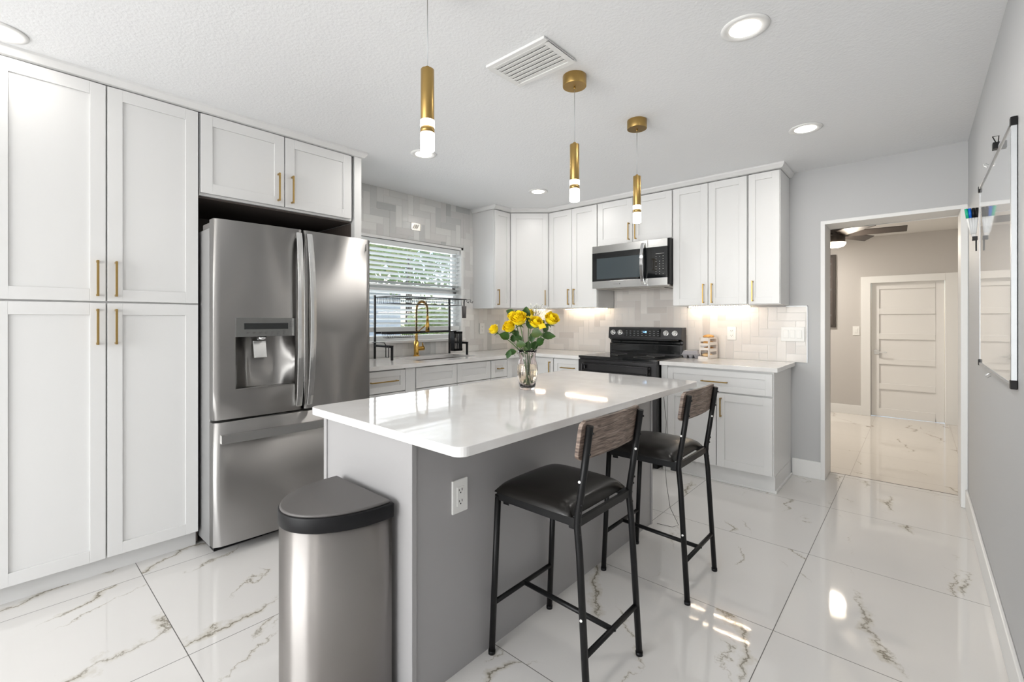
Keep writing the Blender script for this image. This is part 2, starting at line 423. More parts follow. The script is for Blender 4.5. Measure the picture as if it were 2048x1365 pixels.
# ------------------------------------------------------------------ window
w = bpy.data.objects.new('window_1', None); w.location = (XL, 2.61, 1.03); COL.objects.link(w); w['kind'] = 'structure'
y0, y1, z0, z1 = WIN; b = MB()
b.box(XL - .115, XL + .012, y0, y0 + .03, z0, z1); b.box(XL - .115, XL + .012, y1 - .03, y1, z0, z1); b.box(XL - .115, XL + .012, y0, y1, z1 - .025, z1); b.box(XL - .115, XL + .03, y0, y1 + .015, z0, z0 + .022)
obj('window_frame', b, 'trim_white', w, .002)
b = MB(); fx = XL - .1
zm = 1.535
for a, c in ((z0 + .022, zm), (zm, z1 - .025)):
    o_ = .012 if a > 1.2 else 0
    b.box(fx - o_, fx + .03 - o_, y0 + .03, y0 + .075, a, c); b.box(fx - o_, fx + .03 - o_, y1 - .075, y1 - .03, a, c)
    b.box(fx - o_, fx + .03 - o_, y0 + .03, y1 - .03, a, a + .045); b.box(fx - o_, fx + .03 - o_, y0 + .03, y1 - .03, c - .04, c)
obj('sash', b, 'trim_white', w, .002)
b = MB(); b.box(fx + .008, fx + .011, y0 + .07, y1 - .07, z0 + .06, z1 - .06)
o = obj('pane', b, 'glass', w)
# glass pane must let the daylight through
m = MATS['window_glass'] = bpy.data.materials.new('window_glass'); m.use_nodes = True; n, l = nodes_of(m)
n.remove(n['Principled BSDF']); tr = n.new('ShaderNodeBsdfTransparent'); gl = n.new('ShaderNodeBsdfGlossy'); gl.inputs['Roughness'].default_value = .02
fr = n.new('ShaderNodeFresnel'); fr.inputs[0].default_value = 1.45; mx = n.new('ShaderNodeMixShader')
l.new(fr.outputs[0], mx.inputs[0]); l.new(tr.outputs[0], mx.inputs[1]); l.new(gl.outputs[0], mx.inputs[2]); l.new(mx.outputs[0], n['Material Output'].inputs[0])
o.data.materials[0] = m
# blind
bl = thing('window_blind', (XL - .03, 2.61, 1.07), 'white horizontal slat blind hanging open in the kitchen window', 'window blind')
by0, by1 = y0 + .036, y1 - .036
b = MB(); b.box(XL - .06, XL - .005, by0, by1, 1.925, 1.972)
obj('headrail', b, 'blind_white', bl, .003)
b = MB(); b.box(XL - .055, XL - .008, by0, by1, 1.135, 1.18)
obj('bottom_rail', b, 'blind_white', bl, .003)
zs = 1.212; sl = None
while zs < 1.92:
    if abs(zs - 0) > 0:
        b = MB(); b.obox((XL - .032, (by0 + by1) / 2, zs), (.0235, 0, .0085), (0, (by1 - by0) / 2, 0), (0, 0, .0013))
        obj('slat', b, 'blind_white', bl)
    zs += .042
for yy in (by0 + .12, (by0 + by1) / 2, by1 - .12):
    b = MB(); b.cyl((XL - .009, yy, 1.15), (XL - .009, yy, 1.93), .0010, n=5); b.cyl((XL - .055, yy, 1.15), (XL - .055, yy, 1.93), .0010, n=5)
    obj('ladder_cord', b, 'blind_white', bl)
b = MB(); b.cyl((XL - .002, by1 - .05, 1.3), (XL - .002, by1 - .05, 1.94), .002, n=6); obj('pull_cord', b, 'blind_white', bl)

# ------------------------------------------------------------------ shaker cabinet helpers
def shaker(mb, face, a0, a1, z0, z1, p, out, rail=.057, th=.019, rec=.007):
    """shaker door; face 'x' = plane x=p with run along y; 'y' = plane y=p with run along x; out = sign of the outward normal"""
    def bx(u0, u1, v0, v1, d0, d1):
        lo, hi = sorted((p - out * d1, p - out * d0))
        if face == 'x': mb.box(lo, hi, u0, u1, v0, v1)
        else: mb.box(u0, u1, lo, hi, v0, v1)
    bx(a0, a0 + rail, z0, z1, 0, th); bx(a1 - rail, a1, z0, z1, 0, th)
    bx(a0 + rail, a1 - rail, z0, z0 + rail, 0, th); bx(a0 + rail, a1 - rail, z1 - rail, z1, 0, th)
    bx(a0 + rail, a1 - rail, z0 + rail, z1 - rail, rec, th)
    return mb
def pull(p, q, nrm):
    """square bar pull from p to q standing off the face along nrm"""
    p, q, nrm = Vector(p), Vector(q), Vector(nrm); b = MB(); d = (q - p).normalized(); o_ = nrm * .028
    b.bar(p + o_, q + o_, .009, .009, nrm)
    for e in (p + d * .006, q - d * .006): b.bar(e, e + o_, .009, .010, d)
    return b
def door_x(root, a0, a1, z0, z1, p, h=None, out=1, name='door', rail=.057):
    dd = obj(name, shaker(MB(), 'x', a0, a1, z0, z1, p, out, rail), 'cabinet_white', root, .0012)
    if h: obj('handle', pull((p, *h[0]), (p, *h[1]), (out, 0, 0)), 'brass', dd, .001)
    return dd
def door_y(root, a0, a1, z0, z1, p, h=None, out=-1, name='door', rail=.057):
    dd = obj(name, shaker(MB(), 'y', a0, a1, z0, z1, p, out, rail), 'cabinet_white', root, .0012)
    if h: obj('handle', pull((h[0][0], p, h[0][1]), (h[1][0], p, h[1][1]), (0, out, 0)), 'brass', dd, .001)
    return dd
DX = -2.94                       # face of the tall doors
# pantry
r = thing('pantry_cabinet', (-3.27, .35, 0), 'tall white pantry cabinet with four shaker doors, left of the refrigerator', 'cabinet')
b = MB(); b.box(XL + .005, DX - .02, -.03, .738, .085, 2.388); obj('body', b, 'cabinet_white', r, .001)
b = MB(); b.box(XL + .005, -3.0, -.03, .736, 0, .085); obj('toe_kick', b, 'cabinet_white', r)
door_x(r, -.022, .353, .092, 1.328, DX, ((.322, 1.128), (.322, 1.300))); door_x(r, .359, .733, .092, 1.328, DX, ((.390, 1.128), (.390, 1.300)))
door_x(r, -.022, .353, 1.338, 2.382, DX, ((.322, 1.36), (.322, 1.532))); door_x(r, .359, .733, 1.338, 2.382, DX, ((.390, 1.36), (.390, 1.532)))
# further run of the same pantry wall, outside the frame but seen in reflections
r = thing('pantry_cabinet', (-3.27, -.5, 0), 'tall white pantry cabinet farther left, past the edge of the photo', 'cabinet')
b = MB(); b.box(XL + .005, DX - .02, -.8, -.036, .085, 2.388); b.box(XL + .005, -3.0, -.8, -.036, 0, .085); obj('body', b, 'cabinet_white', r, .001)
door_x(r, -.795, -.42, .092, 1.328, DX); door_x(r, -.414, -.04, .092, 1.328, DX); door_x(r, -.795, -.42, 1.338, 2.382, DX); door_x(r, -.414, -.04, 1.338, 2.382, DX)
# above the refrigerator
r = thing('wall_cabinet', (-3.27, 1.2, 1.93), 'wide low white cabinet above the refrigerator with two doors', 'cabinet')
b = MB(); b.box(XL + .005, DX - .02, .742, 1.648, 1.935, 2.388); obj('body', b, 'cabinet_white', r, .001)
b = MB(); b.box(XL + .01, DX - .04, .742, 1.648, 1.925, 1.934); obj('underside', b, 'niche_dark', r)  # black-brown colour carries the shadow of the niche
door_x(r, .745, 1.187, 1.948, 2.382, DX, ((1.150, 1.975), (1.150, 2.145))); door_x(r, 1.193, 1.638, 1.948, 2.382, DX, ((1.232, 1.975), (1.232, 2.145)))
obj('end_panel', MB().box(XL + .012, DX - .004, 1.662, 1.715, 0, 2.388), 'cabinet_white', r, .001)
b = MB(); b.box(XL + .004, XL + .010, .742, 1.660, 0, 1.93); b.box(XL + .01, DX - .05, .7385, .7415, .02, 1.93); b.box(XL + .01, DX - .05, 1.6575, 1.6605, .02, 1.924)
obj('niche_shade', b, 'niche_dark', r)  # thin dark sheets, the niche's shadow put into their colour
# crown above the tall run
def crown(name, path, label):
    """path: list of (x, y) outer top points and inner lower points pairs"""
    b = MB(); n_ = len(path)
    vs = []
    for (ox, oy, ix, iy) in path: vs += [(ix, iy, 2.389), (ix + (ox - ix) * .45, iy + (oy - iy) * .45, 2.394), (ox, oy, CZ - .012), (ox, oy, CZ), (ix, iy, CZ)]
    fs = []
    for i in range(n_ - 1):
        for j in range(5): fs.append((i * 5 + j, i * 5 + (j + 1) % 5, (i + 1) * 5 + (j + 1) % 5, (i + 1) * 5 + j))
    fs += [tuple(range(5)), tuple(range((n_ - 1) * 5, n_ * 5))[::-1]]
    b.add(vs, fs); o = obj(name, b, 'cabinet_white'); return tag(o, label, 'moulding')
crown('crown_moulding', [(DX + .024, -.8, DX - .012, -.8), (DX + .024, 1.752, DX - .012, 1.722), (XL + .01, 1.752, XL + .01, 1.722)], 'white crown moulding over the pantry and refrigerator cabinets')

# ------------------------------------------------------------------ base cabinets
BX = -2.975; BYp = 3.66; CT = .905; CB = .872
def base_body(r, x0, x1, y0, y1, toe=None):
    obj('body', MB().box(x0, x1, y0, y1, .10, CB), 'cabinet_white', r, .001)
    obj('toe_kick', MB().box(*toe), 'cabinet_white', r)
r = thing('base_cabinet', (-3.3, 1.95, 0), 'white base cabinet with a wide drawer, between refrigerator panel and sink', 'cabinet')
base_body(r, XL + .005, BX - .02, 1.718, 2.205, (XL + .005, -3.03, 1.718, 2.205, 0, .1))
door_x(r, 1.722, 2.108, .70, .862, BX, ((1.80, .785), (2.03, .785)), name='drawer', rail=.045); door_x(r, 1.722, 2.108, .11, .692, BX)
obj('filler', MB().box(BX - .02, BX - .001, 2.112, 2.203, .10, CB), 'cabinet_white', r)
r = thing('sink_cabinet', (-3.3, 2.63, 0), 'white sink base cabinet with two false drawer fronts', 'cabinet')
obj('body', MB().box(XL + .005, BX - .02, 2.209, 3.06, .1, .66).box(-3.06, BX - .02, 2.209, 3.06, .661, CB), 'cabinet_white', r); obj('toe_kick', MB().box(XL + .005, -3.03, 2.209, 3.06, 0, .1), 'cabinet_white', r)
for a, c in ((2.212, 2.640), (2.646, 3.057)): door_x(r, a, c, .70, .862, BX, name='false_front', rail=.05); door_x(r, a, c, .11, .692, BX)
r = thing('base_cabinet', (-3.3, 3.17, 0), 'narrow white base cabinet with a small drawer, right of the sink', 'cabinet')
base_body(r, XL + .005, BX - .02, 3.064, 3.36, (XL + .005, -3.03, 3.064, 3.36, 0, .1))
door_x(r, 3.067, 3.285, .70, .862, BX, ((3.14, .783), (3.21, .783)), name='drawer', rail=.05); door_x(r, 3.067, 3.285, .11, .692, BX)
obj('filler', MB().box(BX - .02, BX - .001, 3.289, 3.36, .10, CB), 'cabinet_white', r)
r = thing('base_cabinet', (-3.2, 3.9, 0), 'white corner base cabinet behind the vase of roses', 'cabinet')
obj('body', MB().box(XL + .005, -2.70, 3.68, YB - .005, .10, CB).box(XL + .005, BX - .02, 3.364, 3.68, .1, CB), 'cabinet_white', r)
obj('toe_kick', MB().box(XL + .005, -2.70, 3.71, YB - .005, 0, .10), 'cabinet_white', r)
door_y(r, -2.955, -2.702, .11, .862, BYp, ((-2.735, .66), (-2.735, .83)))
r = thing('base_cabinet', (-2.54, 3.9, 0), 'white base cabinet with one drawer, just left of the range', 'cabinet')
base_body(r, -2.695, -2.388, 3.68, YB - .005, (-2.695, -2.388, 3.71, YB - .005, 0, .1))
door_y(r, -2.692, -2.378, .70, .862, BYp, ((-2.60, .782), (-2.44, .782)), name='drawer', rail=.045); door_y(r, -2.692, -2.378, .11, .692, BYp)
r = thing('base_cabinet', (-1.18, 3.9, 0), 'white base cabinet with wide drawer and two doors, right of the range', 'cabinet')
obj('body', MB().box(-1.592, -.765, 3.68, YB - .005, .12, CB), 'cabinet_white', r, .001)
obj('toe_kick', MB().box(-1.592, -.763, 3.70, YB - .005, 0, .12), 'cabinet_white', r)
obj('quarter_round', MB().box(-.765, -.752, 3.70, YB - .018, 0, .018).box(-1.592, -.752, 3.692, 3.70, 0, .012), 'trim_white', r, .003)
obj('filler', MB().box(-1.592, -1.540, 3.668, 3.68, .12, CB), 'cabinet_white', r)
door_y(r, -1.535, -.772, .698, .858, BYp, ((-1.262, .773), (-1.070, .773)), name='drawer', rail=.045)
door_y(r, -1.535, -1.156, .128, .685, BYp, ((-1.186, .51), (-1.186, .655))); door_y(r, -1.150, -.772, .128, .685, BYp, ((-1.118, .51), (-1.118, .655)))
# counters
CX, CY = -2.952, 3.635
b = MB(); HX0, HX1, HY0, HY1 = -3.46, -3.10, 2.33, 3.02
for (x0, x1, y0, y1) in ((XL + .009, HX0, 1.717, YB - .009), (HX0, HX1, 1.717, HY0), (HX0, HX1, HY1, YB - .009), (HX1, CX, 1.717, YB - .009), (CX, -2.372, CY, YB - .009)):
    b.box(x0, x1, y0, y1, CB + .002, CT)
o = obj('countertop', b, 'quartz'); tag(o, 'white quartz countertop along the window wall holding the sink', 'countertop')
b = MB(); b.box(-1.596, -.735, CY, YB - .009, CB + .002, CT)
o = obj('countertop', b, 'quartz', None, .002); tag(o, 'short white quartz countertop right of the range', 'countertop')
# sink
b = MB(); t = .012; zt, zb = CB, .68
b.box(HX0 - t, HX0, HY0 - t, HY1 + t, zb, zt); b.box(HX1, HX1 + t, HY0 - t, HY1 + t, zb, zt); b.box(HX0, HX1, HY0 - t, HY0, zb, zt); b.box(HX0, HX1, HY1, HY1 + t, zb, zt); b.box(HX0, HX1, HY0, HY1, zb - t, zb)
sk = thing('sink', (-3.28, 2.67, zb), 'undermount stainless steel sink below the window', 'sink')
obj('basin', b, 'steel', sk, .004); obj('drain', MB().cyl((-3.28, 2.67, zb), (-3.28, 2.67, zb + .004), .045), 'chrome', sk)

# ------------------------------------------------------------------ upper cabinets
UZ0, UZ1 = 1.365, 2.382; UYp = WY
def upper_body(r, x0, x1, y0, y1, z0, z1=2.388):
    obj('body', MB().box(x0, x1, y0, y1, z0, z1), 'cabinet_white', r, .001)
r = thing('wall_cabinet', (-3.43, 3.53, UZ0), 'narrow one-door wall cabinet nearest the window', 'cabinet')
upper_body(r, XL + .009, -3.28, 3.414, 3.652, UZ0); door_x(r, 3.418, 3.648, UZ0 + .006, UZ1, -3.26, ((3.452, 1.40), (3.452, 1.56)), rail=.05)
# diagonal corner
r = thing('wall_cabinet', (-3.3, 3.95, UZ0), 'angled corner wall cabinet above the roses', 'cabinet')
A, B = Vector((-3.272, 3.662)), Vector((-2.962, 3.932))
obj('body', MB().prism([(XL + .009, 3.654), (A.x - .008, 3.654), (A.x, A.y), (B.x, B.y), (-2.952, B.y + .008), (-2.952, YB - .009), (XL + .009, YB - .009)][::-1], UZ0, 2.388), 'cabinet_white', r)
dv = (B - A).normalized(); L = (B - A).length; nv = Vector((dv.y, -dv.x))
mb = shaker(MB(), 'y', 0, L - .012, UZ0 + .006, UZ1, 0, -1)
def tr2(v, o0=A + dv * .006 + nv * .020): q = o0 + dv * v[0] - nv * v[1]; return (q.x, q.y, v[2])
mb.v = [tr2(v) for v in mb.v]; dd = obj('door', mb, 'cabinet_white', r, .0012)
mb = pull((L - .045, 0, 1.40), (L - .045, 0, 1.56), (0, -1, 0)); mb.v = [tr2(v) for v in mb.v]; obj('handle', mb, 'brass', dd, .001)
r = thing('wall_cabinet', (-2.65, 4.1, UZ0), 'two-door wall cabinet between the corner cabinet and the microwave', 'cabinet')
upper_body(r, -2.948, -2.358, 3.94, YB - .009, UZ0)
door_y(r, -2.944, -2.657, UZ0 + .006, UZ1, UYp, ((-2.690, 1.40), (-2.690, 1.56))); door_y(r, -2.653, -2.362, UZ0 + .006, UZ1, UYp, ((-2.622, 1.40), (-2.622, 1.56)))
r = thing('wall_cabinet', (-1.98, 4.1, 1.965), 'short two-door wall cabinet above the microwave', 'cabinet')
upper_body(r, -2.354, -1.604, 3.94, YB - .009, 1.962)
door_y(r, -2.350, -1.981, 1.968, UZ1, UYp, ((-2.012, 1.99), (-2.012, 2.15))); door_y(r, -1.977, -1.608, 1.968, UZ1, UYp, ((-1.944, 1.99), (-1.944, 2.15)))
r = thing('wall_cabinet', (-1.3, 4.1, UZ0), 'two-door wall cabinet right of the microwave', 'cabinet')
upper_body(r, -1.600, -1.002, 3.94, YB - .009, UZ0)
door_y(r, -1.596, -1.303, UZ0 + .006, UZ1, UYp, ((-1.335, 1.385), (-1.335, 1.545))); door_y(r, -1.299, -1.006, UZ0 + .006, UZ1, UYp, ((-1.267, 1.385), (-1.267, 1.545)))
r = thing('wall_cabinet', (-.89, 4.1, UZ0), 'one-door wall cabinet at the right end of the range wall', 'cabinet')
upper_body(r, -.998, -.775, 3.94, YB - .009, UZ0); door_y(r, -.994, -.779, UZ0 + .006, UZ1, UYp, ((-.962, 1.39), (-.962, 1.55)), rail=.05)
P_ = [(-3.23, 3.385, -3.272, 3.41), (-3.23, 3.385, -3.272, 3.41)]
crown('crown_moulding', [(XL + .01, 3.385, XL + .01, 3.412), (-3.225, 3.385, -3.272, 3.412), (-3.225, 3.63, -3.272, 3.66), (-2.94, 3.888, -2.95, 3.932), (-.742, 3.888, -.773, 3.932), (-.742, YB - .001, -.773, YB - .001)], 'white crown moulding over the window-corner and range wall cabinets')

# under-cabinet lights
def led(x0, x1, y, label, n_, axis='x'):
    r = thing('cabinet_light', ((x0 + x1) / 2, y, UZ0) if axis == 'x' else (y, (x0 + x1) / 2, UZ0), label, 'light')
    b = MB(); e = MB()
    for k in range(n_):
        q = x0 + .01 + (x1 - x0 - .02) * k / (n_ - 1)
        if axis == 'x': e.box(q - .003, q + .003, y - .003, y + .003, UZ0 - .0075, UZ0 - .0055)
        else: e.box(y - .003, y + .003, q - .003, q + .003, UZ0 - .0075, UZ0 - .0055)
    if axis == 'x': b.box(x0, x1, y - .006, y + .006, UZ0 - .005, UZ0)
    else: b.box(y - .006, y + .006, x0, x1, UZ0 - .005, UZ0)
    obj('strip', b, 'white_plastic', r); obj('diodes', e, 'led_warm', r)
led(-2.93, -2.40, 4.20, 'strip of small warm lights under the cabinet left of the microwave', 26)
led(-1.57, -1.05, 4.21, 'rear strip of small warm lights under the two-door cabinet right of the microwave', 26)
led(-1.50, -1.01, 4.02, 'front strip of small warm lights under the two-door cabinet right of the microwave', 24)
led(-3.50, -3.20, 4.19, 'strip of small warm lights under the corner wall cabinet', 14)

# ------------------------------------------------------------------ refrigerator
FX = -2.70; f0, f1 = .747, 1.653; FT = 1.775
r = thing('refrigerator', (-3.1, 1.2, 0), 'stainless steel french door refrigerator with a water dispenser', 'refrigerator')
b = MB(); b.box(-3.50, -2.80, f0 + .002, f1 - .002, .045, 1.735); obj('body', b, 'fridge_side', r, .004)
b = MB(); b.box(-3.45, -2.83, f0 + .03, f1 - .03, .0, .046); obj('base_grille', b, 'black_plastic', r)
b = MB(); b.box(-2.93, -2.80, f0 + .005, f0 + .09, 1.735, 1.765); b.box(-2.93, -2.80, f1 - .09, f1 - .005, 1.735, 1.765); obj('hinge_cover', b, 'dark_plastic', r, .004)
def fdoor(y0, y1, z0, z1, hole=None, bow=.020, edge=.030):
    """door skin bowed outwards in plan, rounded at its outer vertical edges"""
    N = 28; ys = [y0 + (y1 - y0) * i / N for i in range(N + 1)]
    if hole: ys = sorted(set(ys + [hole[0], hole[1]]))
    def xf(y):
        t_ = (y - f0) / (f1 - f0) * 2 - 1
        x = FX - .004 - bow * t_ * t_
        for e, s_ in ((y0, 1), (y1, -1)):
            d_ = (y - e) * s_
            if d_ < edge * .5: x -= (.5 * edge - d_) ** 2 / (.5 * edge) * .8
        return x
    zs = [z0, z1] if not hole else [z0, hole[2], hole[3], z1]
    mb = MB(); bk = -2.795
    for i in range(len(ys) - 1):
        for j in range(len(zs) - 1):
            if hole and zs[j] == hole[2] and ys[i] >= hole[0] - 1e-6 and ys[i + 1] <= hole[1] + 1e-6: continue
            a, c = ys[i], ys[i + 1]
            mb.add([(xf(a), a, zs[j]), (xf(c), c, zs[j]), (xf(c), c, zs[j + 1]), (xf(a), a, zs[j + 1])], [(0, 1, 2, 3)], 0, True)
        for zc in (z0, z1): mb.add([(xf(ys[i]), ys[i], zc), (xf(ys[i + 1]), ys[i + 1], zc), (bk, ys[i + 1], zc), (bk, ys[i], zc)], [(0, 1, 2, 3)])
    for yy in (y0, y1): mb.add([(xf(yy), yy, z0), (bk, yy, z0), (bk, yy, z1), (xf(yy), yy, z1)], [(0, 1, 2, 3)])
    mb.add([(bk, y0, z0), (bk, y1, z0), (bk, y1, z1), (bk, y0, z1)], [(0, 1, 2, 3)])
    return mb, xf
HOLE = (.846, 1.152, .878, 1.155)
mb, xf = fdoor(f0, 1.197, .722, FT, HOLE); dl = obj('door', mb, 'steel', r)
mb, _ = fdoor(1.205, f1, .722, FT); dr = obj('door', mb, 'steel', r)
mb, _ = fdoor(f0, f1, .060, .708); dw = obj('drawer', mb, 'steel', r)
# dispenser
yc = (HOLE[0] + HOLE[1]) / 2; N = 16; mb = MB()
for i in range(N):   # concave cavity, deeper at its foot
    def cav(y, k): t_ = (y - HOLE[0]) / (HOLE[1] - HOLE[0]); s_ = sin(pi * t_); return xf(y) - .004 - (.075 if k else .085) * min(1, s_ * 1.35)
    a = HOLE[0] + (HOLE[1] - HOLE[0]) * i / N; c = HOLE[0] + (HOLE[1] - HOLE[0]) * (i + 1) / N
    mb.add([(cav(a, 0) + .03 * sin(pi * i / N), a, HOLE[2]), (cav(c, 0) + .03 * sin(pi * (i + 1) / N), c, HOLE[2]), (cav(c, 1), c, HOLE[3]), (cav(a, 1), a, HOLE[3])], [(0, 1, 2, 3)], 0, True)
    mb.add([(cav(a, 1), a, HOLE[3]), (cav(c, 1), c, HOLE[3]), (xf(c), c, HOLE[3]), (xf(a), a, HOLE[3])], [(0, 1, 2, 3)])
    mb.add([(cav(a, 0) + .03 * sin(pi * i / N), a, HOLE[2]), (cav(c, 0) + .03 * sin(pi * (i + 1) / N), c, HOLE[2]), (xf(c) + .006, c, HOLE[2] - .002), (xf(a) + .006, a, HOLE[2] - .002)], [(0, 1, 2, 3)])
obj('dispenser_recess', mb, 'steel', dl)
b = MB(); px = xf(yc) + .002
b.add([(xf(HOLE[0]) + .004, HOLE[0], HOLE[3]), (xf(HOLE[1]) + .004, HOLE[1], HOLE[3]), (xf(HOLE[1]) + .004, HOLE[1], 1.257), (xf(HOLE[0]) + .004, HOLE[0], 1.257),
       (xf(HOLE[0]) - .03, HOLE[0], HOLE[3]), (xf(HOLE[1]) - .03, HOLE[1], HOLE[3]), (xf(HOLE[1]) - .03, HOLE[1], 1.257), (xf(HOLE[0]) - .03, HOLE[0], 1.257)],
      [(0, 1, 2, 3), (4, 5, 6, 7), (0, 1, 5, 4), (1, 2, 6, 5), (2, 3, 7, 6), (3, 0, 4, 7)])
obj('control_panel', b, 'panel_grey', dl, .001)
def pxy(y): return xf(HOLE[0]) + .004 + (xf(HOLE[1]) - xf(HOLE[0])) * (y - HOLE[0]) / (HOLE[1] - HOLE[0])
b = MB(); ya, yb = .886, 1.112; b.obox(((pxy(ya) + pxy(yb)) / 2, (ya + yb) / 2, 1.212), ((pxy(yb) - pxy(ya)) / 2, (yb - ya) / 2, 0), (.0012, 0, 0), (0, 0, .0165))
obj('display', b, 'black_glass', dl)
b = MB()
for k in range(7):
    yy = .905 + k * .031
    for q in range(2 + (k > 3)): b.box(pxy(yy) - .001, pxy(yy) + .0012, yy - .008, yy + .006 - .004 * q, 1.178 - q * .006, 1.1795 - q * .006)
for q in range(4): b.box(pxy(1.132) - .001, pxy(1.132) + .0012, 1.120, 1.143 - .005 * (q % 2), 1.235 - q * .009, 1.2365 - q * .009)
obj('control_marks', b, 'black_plastic', dl)
b = MB(); yl = .985; pxx = xf(yl) - .060
b.add([(pxx - .005, yl - .034, 1.13), (pxx - .005, yl + .034, 1.13), (pxx + .016, yl + .034, 1.035), (pxx + .016, yl - .034, 1.035), (pxx - .018, yl - .034, 1.13), (pxx - .018, yl + .034, 1.13), (pxx, yl + .034, 1.035), (pxx, yl - .034, 1.035)],
      [(0, 1, 2, 3), (4, 5, 6, 7), (0, 1, 5, 4), (1, 2, 6, 5), (2, 3, 7, 6), (3, 0, 4, 7)])
obj('dispenser_paddle', b, 'steel_bright', dl, .002)
b = MB(); b.cyl((pxx + .026, yl, 1.157), (pxx + .026, yl, 1.135), .026, .022, 20); obj('spout', b, 'chrome', dl)
def xh(y): t_ = (y - f0) / (f1 - f0) * 2 - 1; return FX - .004 - .020 * t_ * t_
def arc_handle(yh, z0, z1, lean):
    mb = MB(); N = 18; pts = []
    for i in range(N + 1):
        t_ = i / N; z = z0 + (z1 - z0) * t_; out_ = .012 + .042 * sin(pi * t_) ** .7; pts.append((xh(yh) + out_, yh + lean * (1 - sin(pi * t_)), z))
    w = .017
    vs = []; fs = []
    for i, (x, y, z) in enumerate(pts):
        vs += [(x, y - w, z), (x + .004, y, z), (x, y + w, z), (x - .016, y + w * .8, z), (x - .016, y - w * .8, z)]
    for i in range(N):
        for j in range(5): fs.append((i * 5 + j, i * 5 + (j + 1) % 5, i * 5 + 5 + (j + 1) % 5, i * 5 + 5 + j))
    fs += [(0, 1, 2, 3, 4), tuple(range(N * 5, N * 5 + 5))[::-1]]
    mb.add(vs, fs, 0, False)
    for (x, y, z), s_ in ((pts[0], 1), (pts[-1], -1)): mb.box(x - .030, x - .002, y - w * .8, y + w * .8, z, z + .03 * s_)
    return mb
obj('handle', arc_handle(1.165, .745, 1.755, .006), 'steel_bright', dl, .002)
obj('handle', arc_handle(1.238, .745, 1.755, -.006), 'steel_bright', dr, .002)
mb = MB(); N = 18
for i in range(N):
    ya = .775 + (.85) * i / N; yb_ = .775 + .85 * (i + 1) / N
    xa = max(-2.9, FX - .02 * ((ya - f0) / .453 - 1) ** 2) + .028; xb = FX - .02 * ((yb_ - f0) / .453 - 1) ** 2 + .028
    mb.add([(xa, ya, .600), (xb, yb_, .600), (xb, yb_, .648), (xa, ya, .648), (xa - .018, ya, .600), (xb - .018, yb_, .600), (xb - .018, yb_, .648), (xa - .018, ya, .648)], [(0, 1, 2, 3), (4, 5, 6, 7), (0, 1, 5, 4), (2, 3, 7, 6)])
for yy in (.775, 1.6): 
    xa = FX - .02 * ((yy - f0) / .453 - 1) ** 2; mb.box(xa - .012, xa + .028, yy, yy + .025, .602, .646)
obj('handle', mb, 'steel_bright', dw)
# maker's badge: two columns of sideways lettering
def text_mesh(name, body, size, mat, parent, M4, ext=.0006, spacing=1.0):
    c = bpy.data.curves.new(name, 'FONT'); c.body = body; c.size = size; c.extrude = ext; c.align_x = 'CENTER'; c.align_y = 'CENTER'; c.space_character = spacing
    t_ = bpy.data.objects.new(name + '_tmp', c); COL.objects.link(t_); dg = bpy.context.evaluated_depsgraph_get()
    me = bpy.data.meshes.new_from_object(t_.evaluated_get(dg)); bpy.data.objects.remove(t_)
    me.transform(Matrix.Translation(-base_of(parent)) @ M4); me.materials.clear(); me.materials.append(MATS[mat])
    o = bpy.data.objects.new(name, me); COL.objects.link(o); o.parent = parent; return o
def basis(loc, xd, yd):
    xd, yd = Vector(xd).normalized(), Vector(yd).normalized(); zd = xd.cross(yd)
    m_ = Matrix((xd, yd, zd)).transposed().to_4x4(); m_.translation = Vector(loc); return m_
bx_ = FX - .02 * ((1.615 - f0) / .453 - 1) ** 2 - .0035
text_mesh('badge', 'Kenmore', .0125, 'black_plastic', dr, basis((bx_, 1.618, 1.722), (-.03, .02, 1), (.07, -1, 0)))

# ------------------------------------------------------------------ island
IX0, IX1, IY0, IY1 = -1.80, -1.212, .888, 2.66; IZ0, IZ1 = .855, .885
r = thing('island_cabinet', (-1.5, 1.8, 0), 'grey painted kitchen island base under the white slab', 'kitchen island')
obj('body', MB().box(IX0 + .012, IX1 - .006, IY0 + .012, IY1 - .012, 0, IZ0 - .001), 'island_grey', r)
for a, c in ((IY0, IY0 + .012), (IY1 - .012, IY1)): obj('end_panel', MB().box(IX0, IX1 - .004, a, c, 0, IZ0 - .001), 'island_grey', r, .001)
for a in ((IX1 - .022, IX1, IY0 - .004, IY0 + .016), (IX1 - .03, IX1, IY1 - .016, IY1 + .004), (IX0 - .003, IX0 + .02, IY0 - .006, IY0 + .006)): obj('corner_trim', MB().box(*a, 0, IZ0 - .001), 'island_grey', r, .002)
for a in range(3):
    dd = obj('door', shaker(MB(), 'x', IX0 and (IY0 + .02 + a * .585), IY0 + .60 + a * .585, .11, .845, IX0 - .008, -1), 'island_grey', r, .0012)
def rrect(x0, x1, y0, y1, rr, n=6):
    p = []
    for cx, cy, a0 in ((x1 - rr, y1 - rr, 0), (x0 + rr, y1 - rr, 90), (x0 + rr, y0 + rr, 180), (x1 - rr, y0 + rr, 270)):
        for k in range(n + 1): a = R(a0 + 90 * k / n); p.append((cx + rr * cos(a), cy + rr * sin(a)))
    return p
o = obj('island_countertop', MB().prism(rrect(-1.90, -.965, .868, 2.745, .035), IZ0, IZ1), 'quartz', None, .002); tag(o, 'large white quartz slab on top of the grey island', 'countertop')
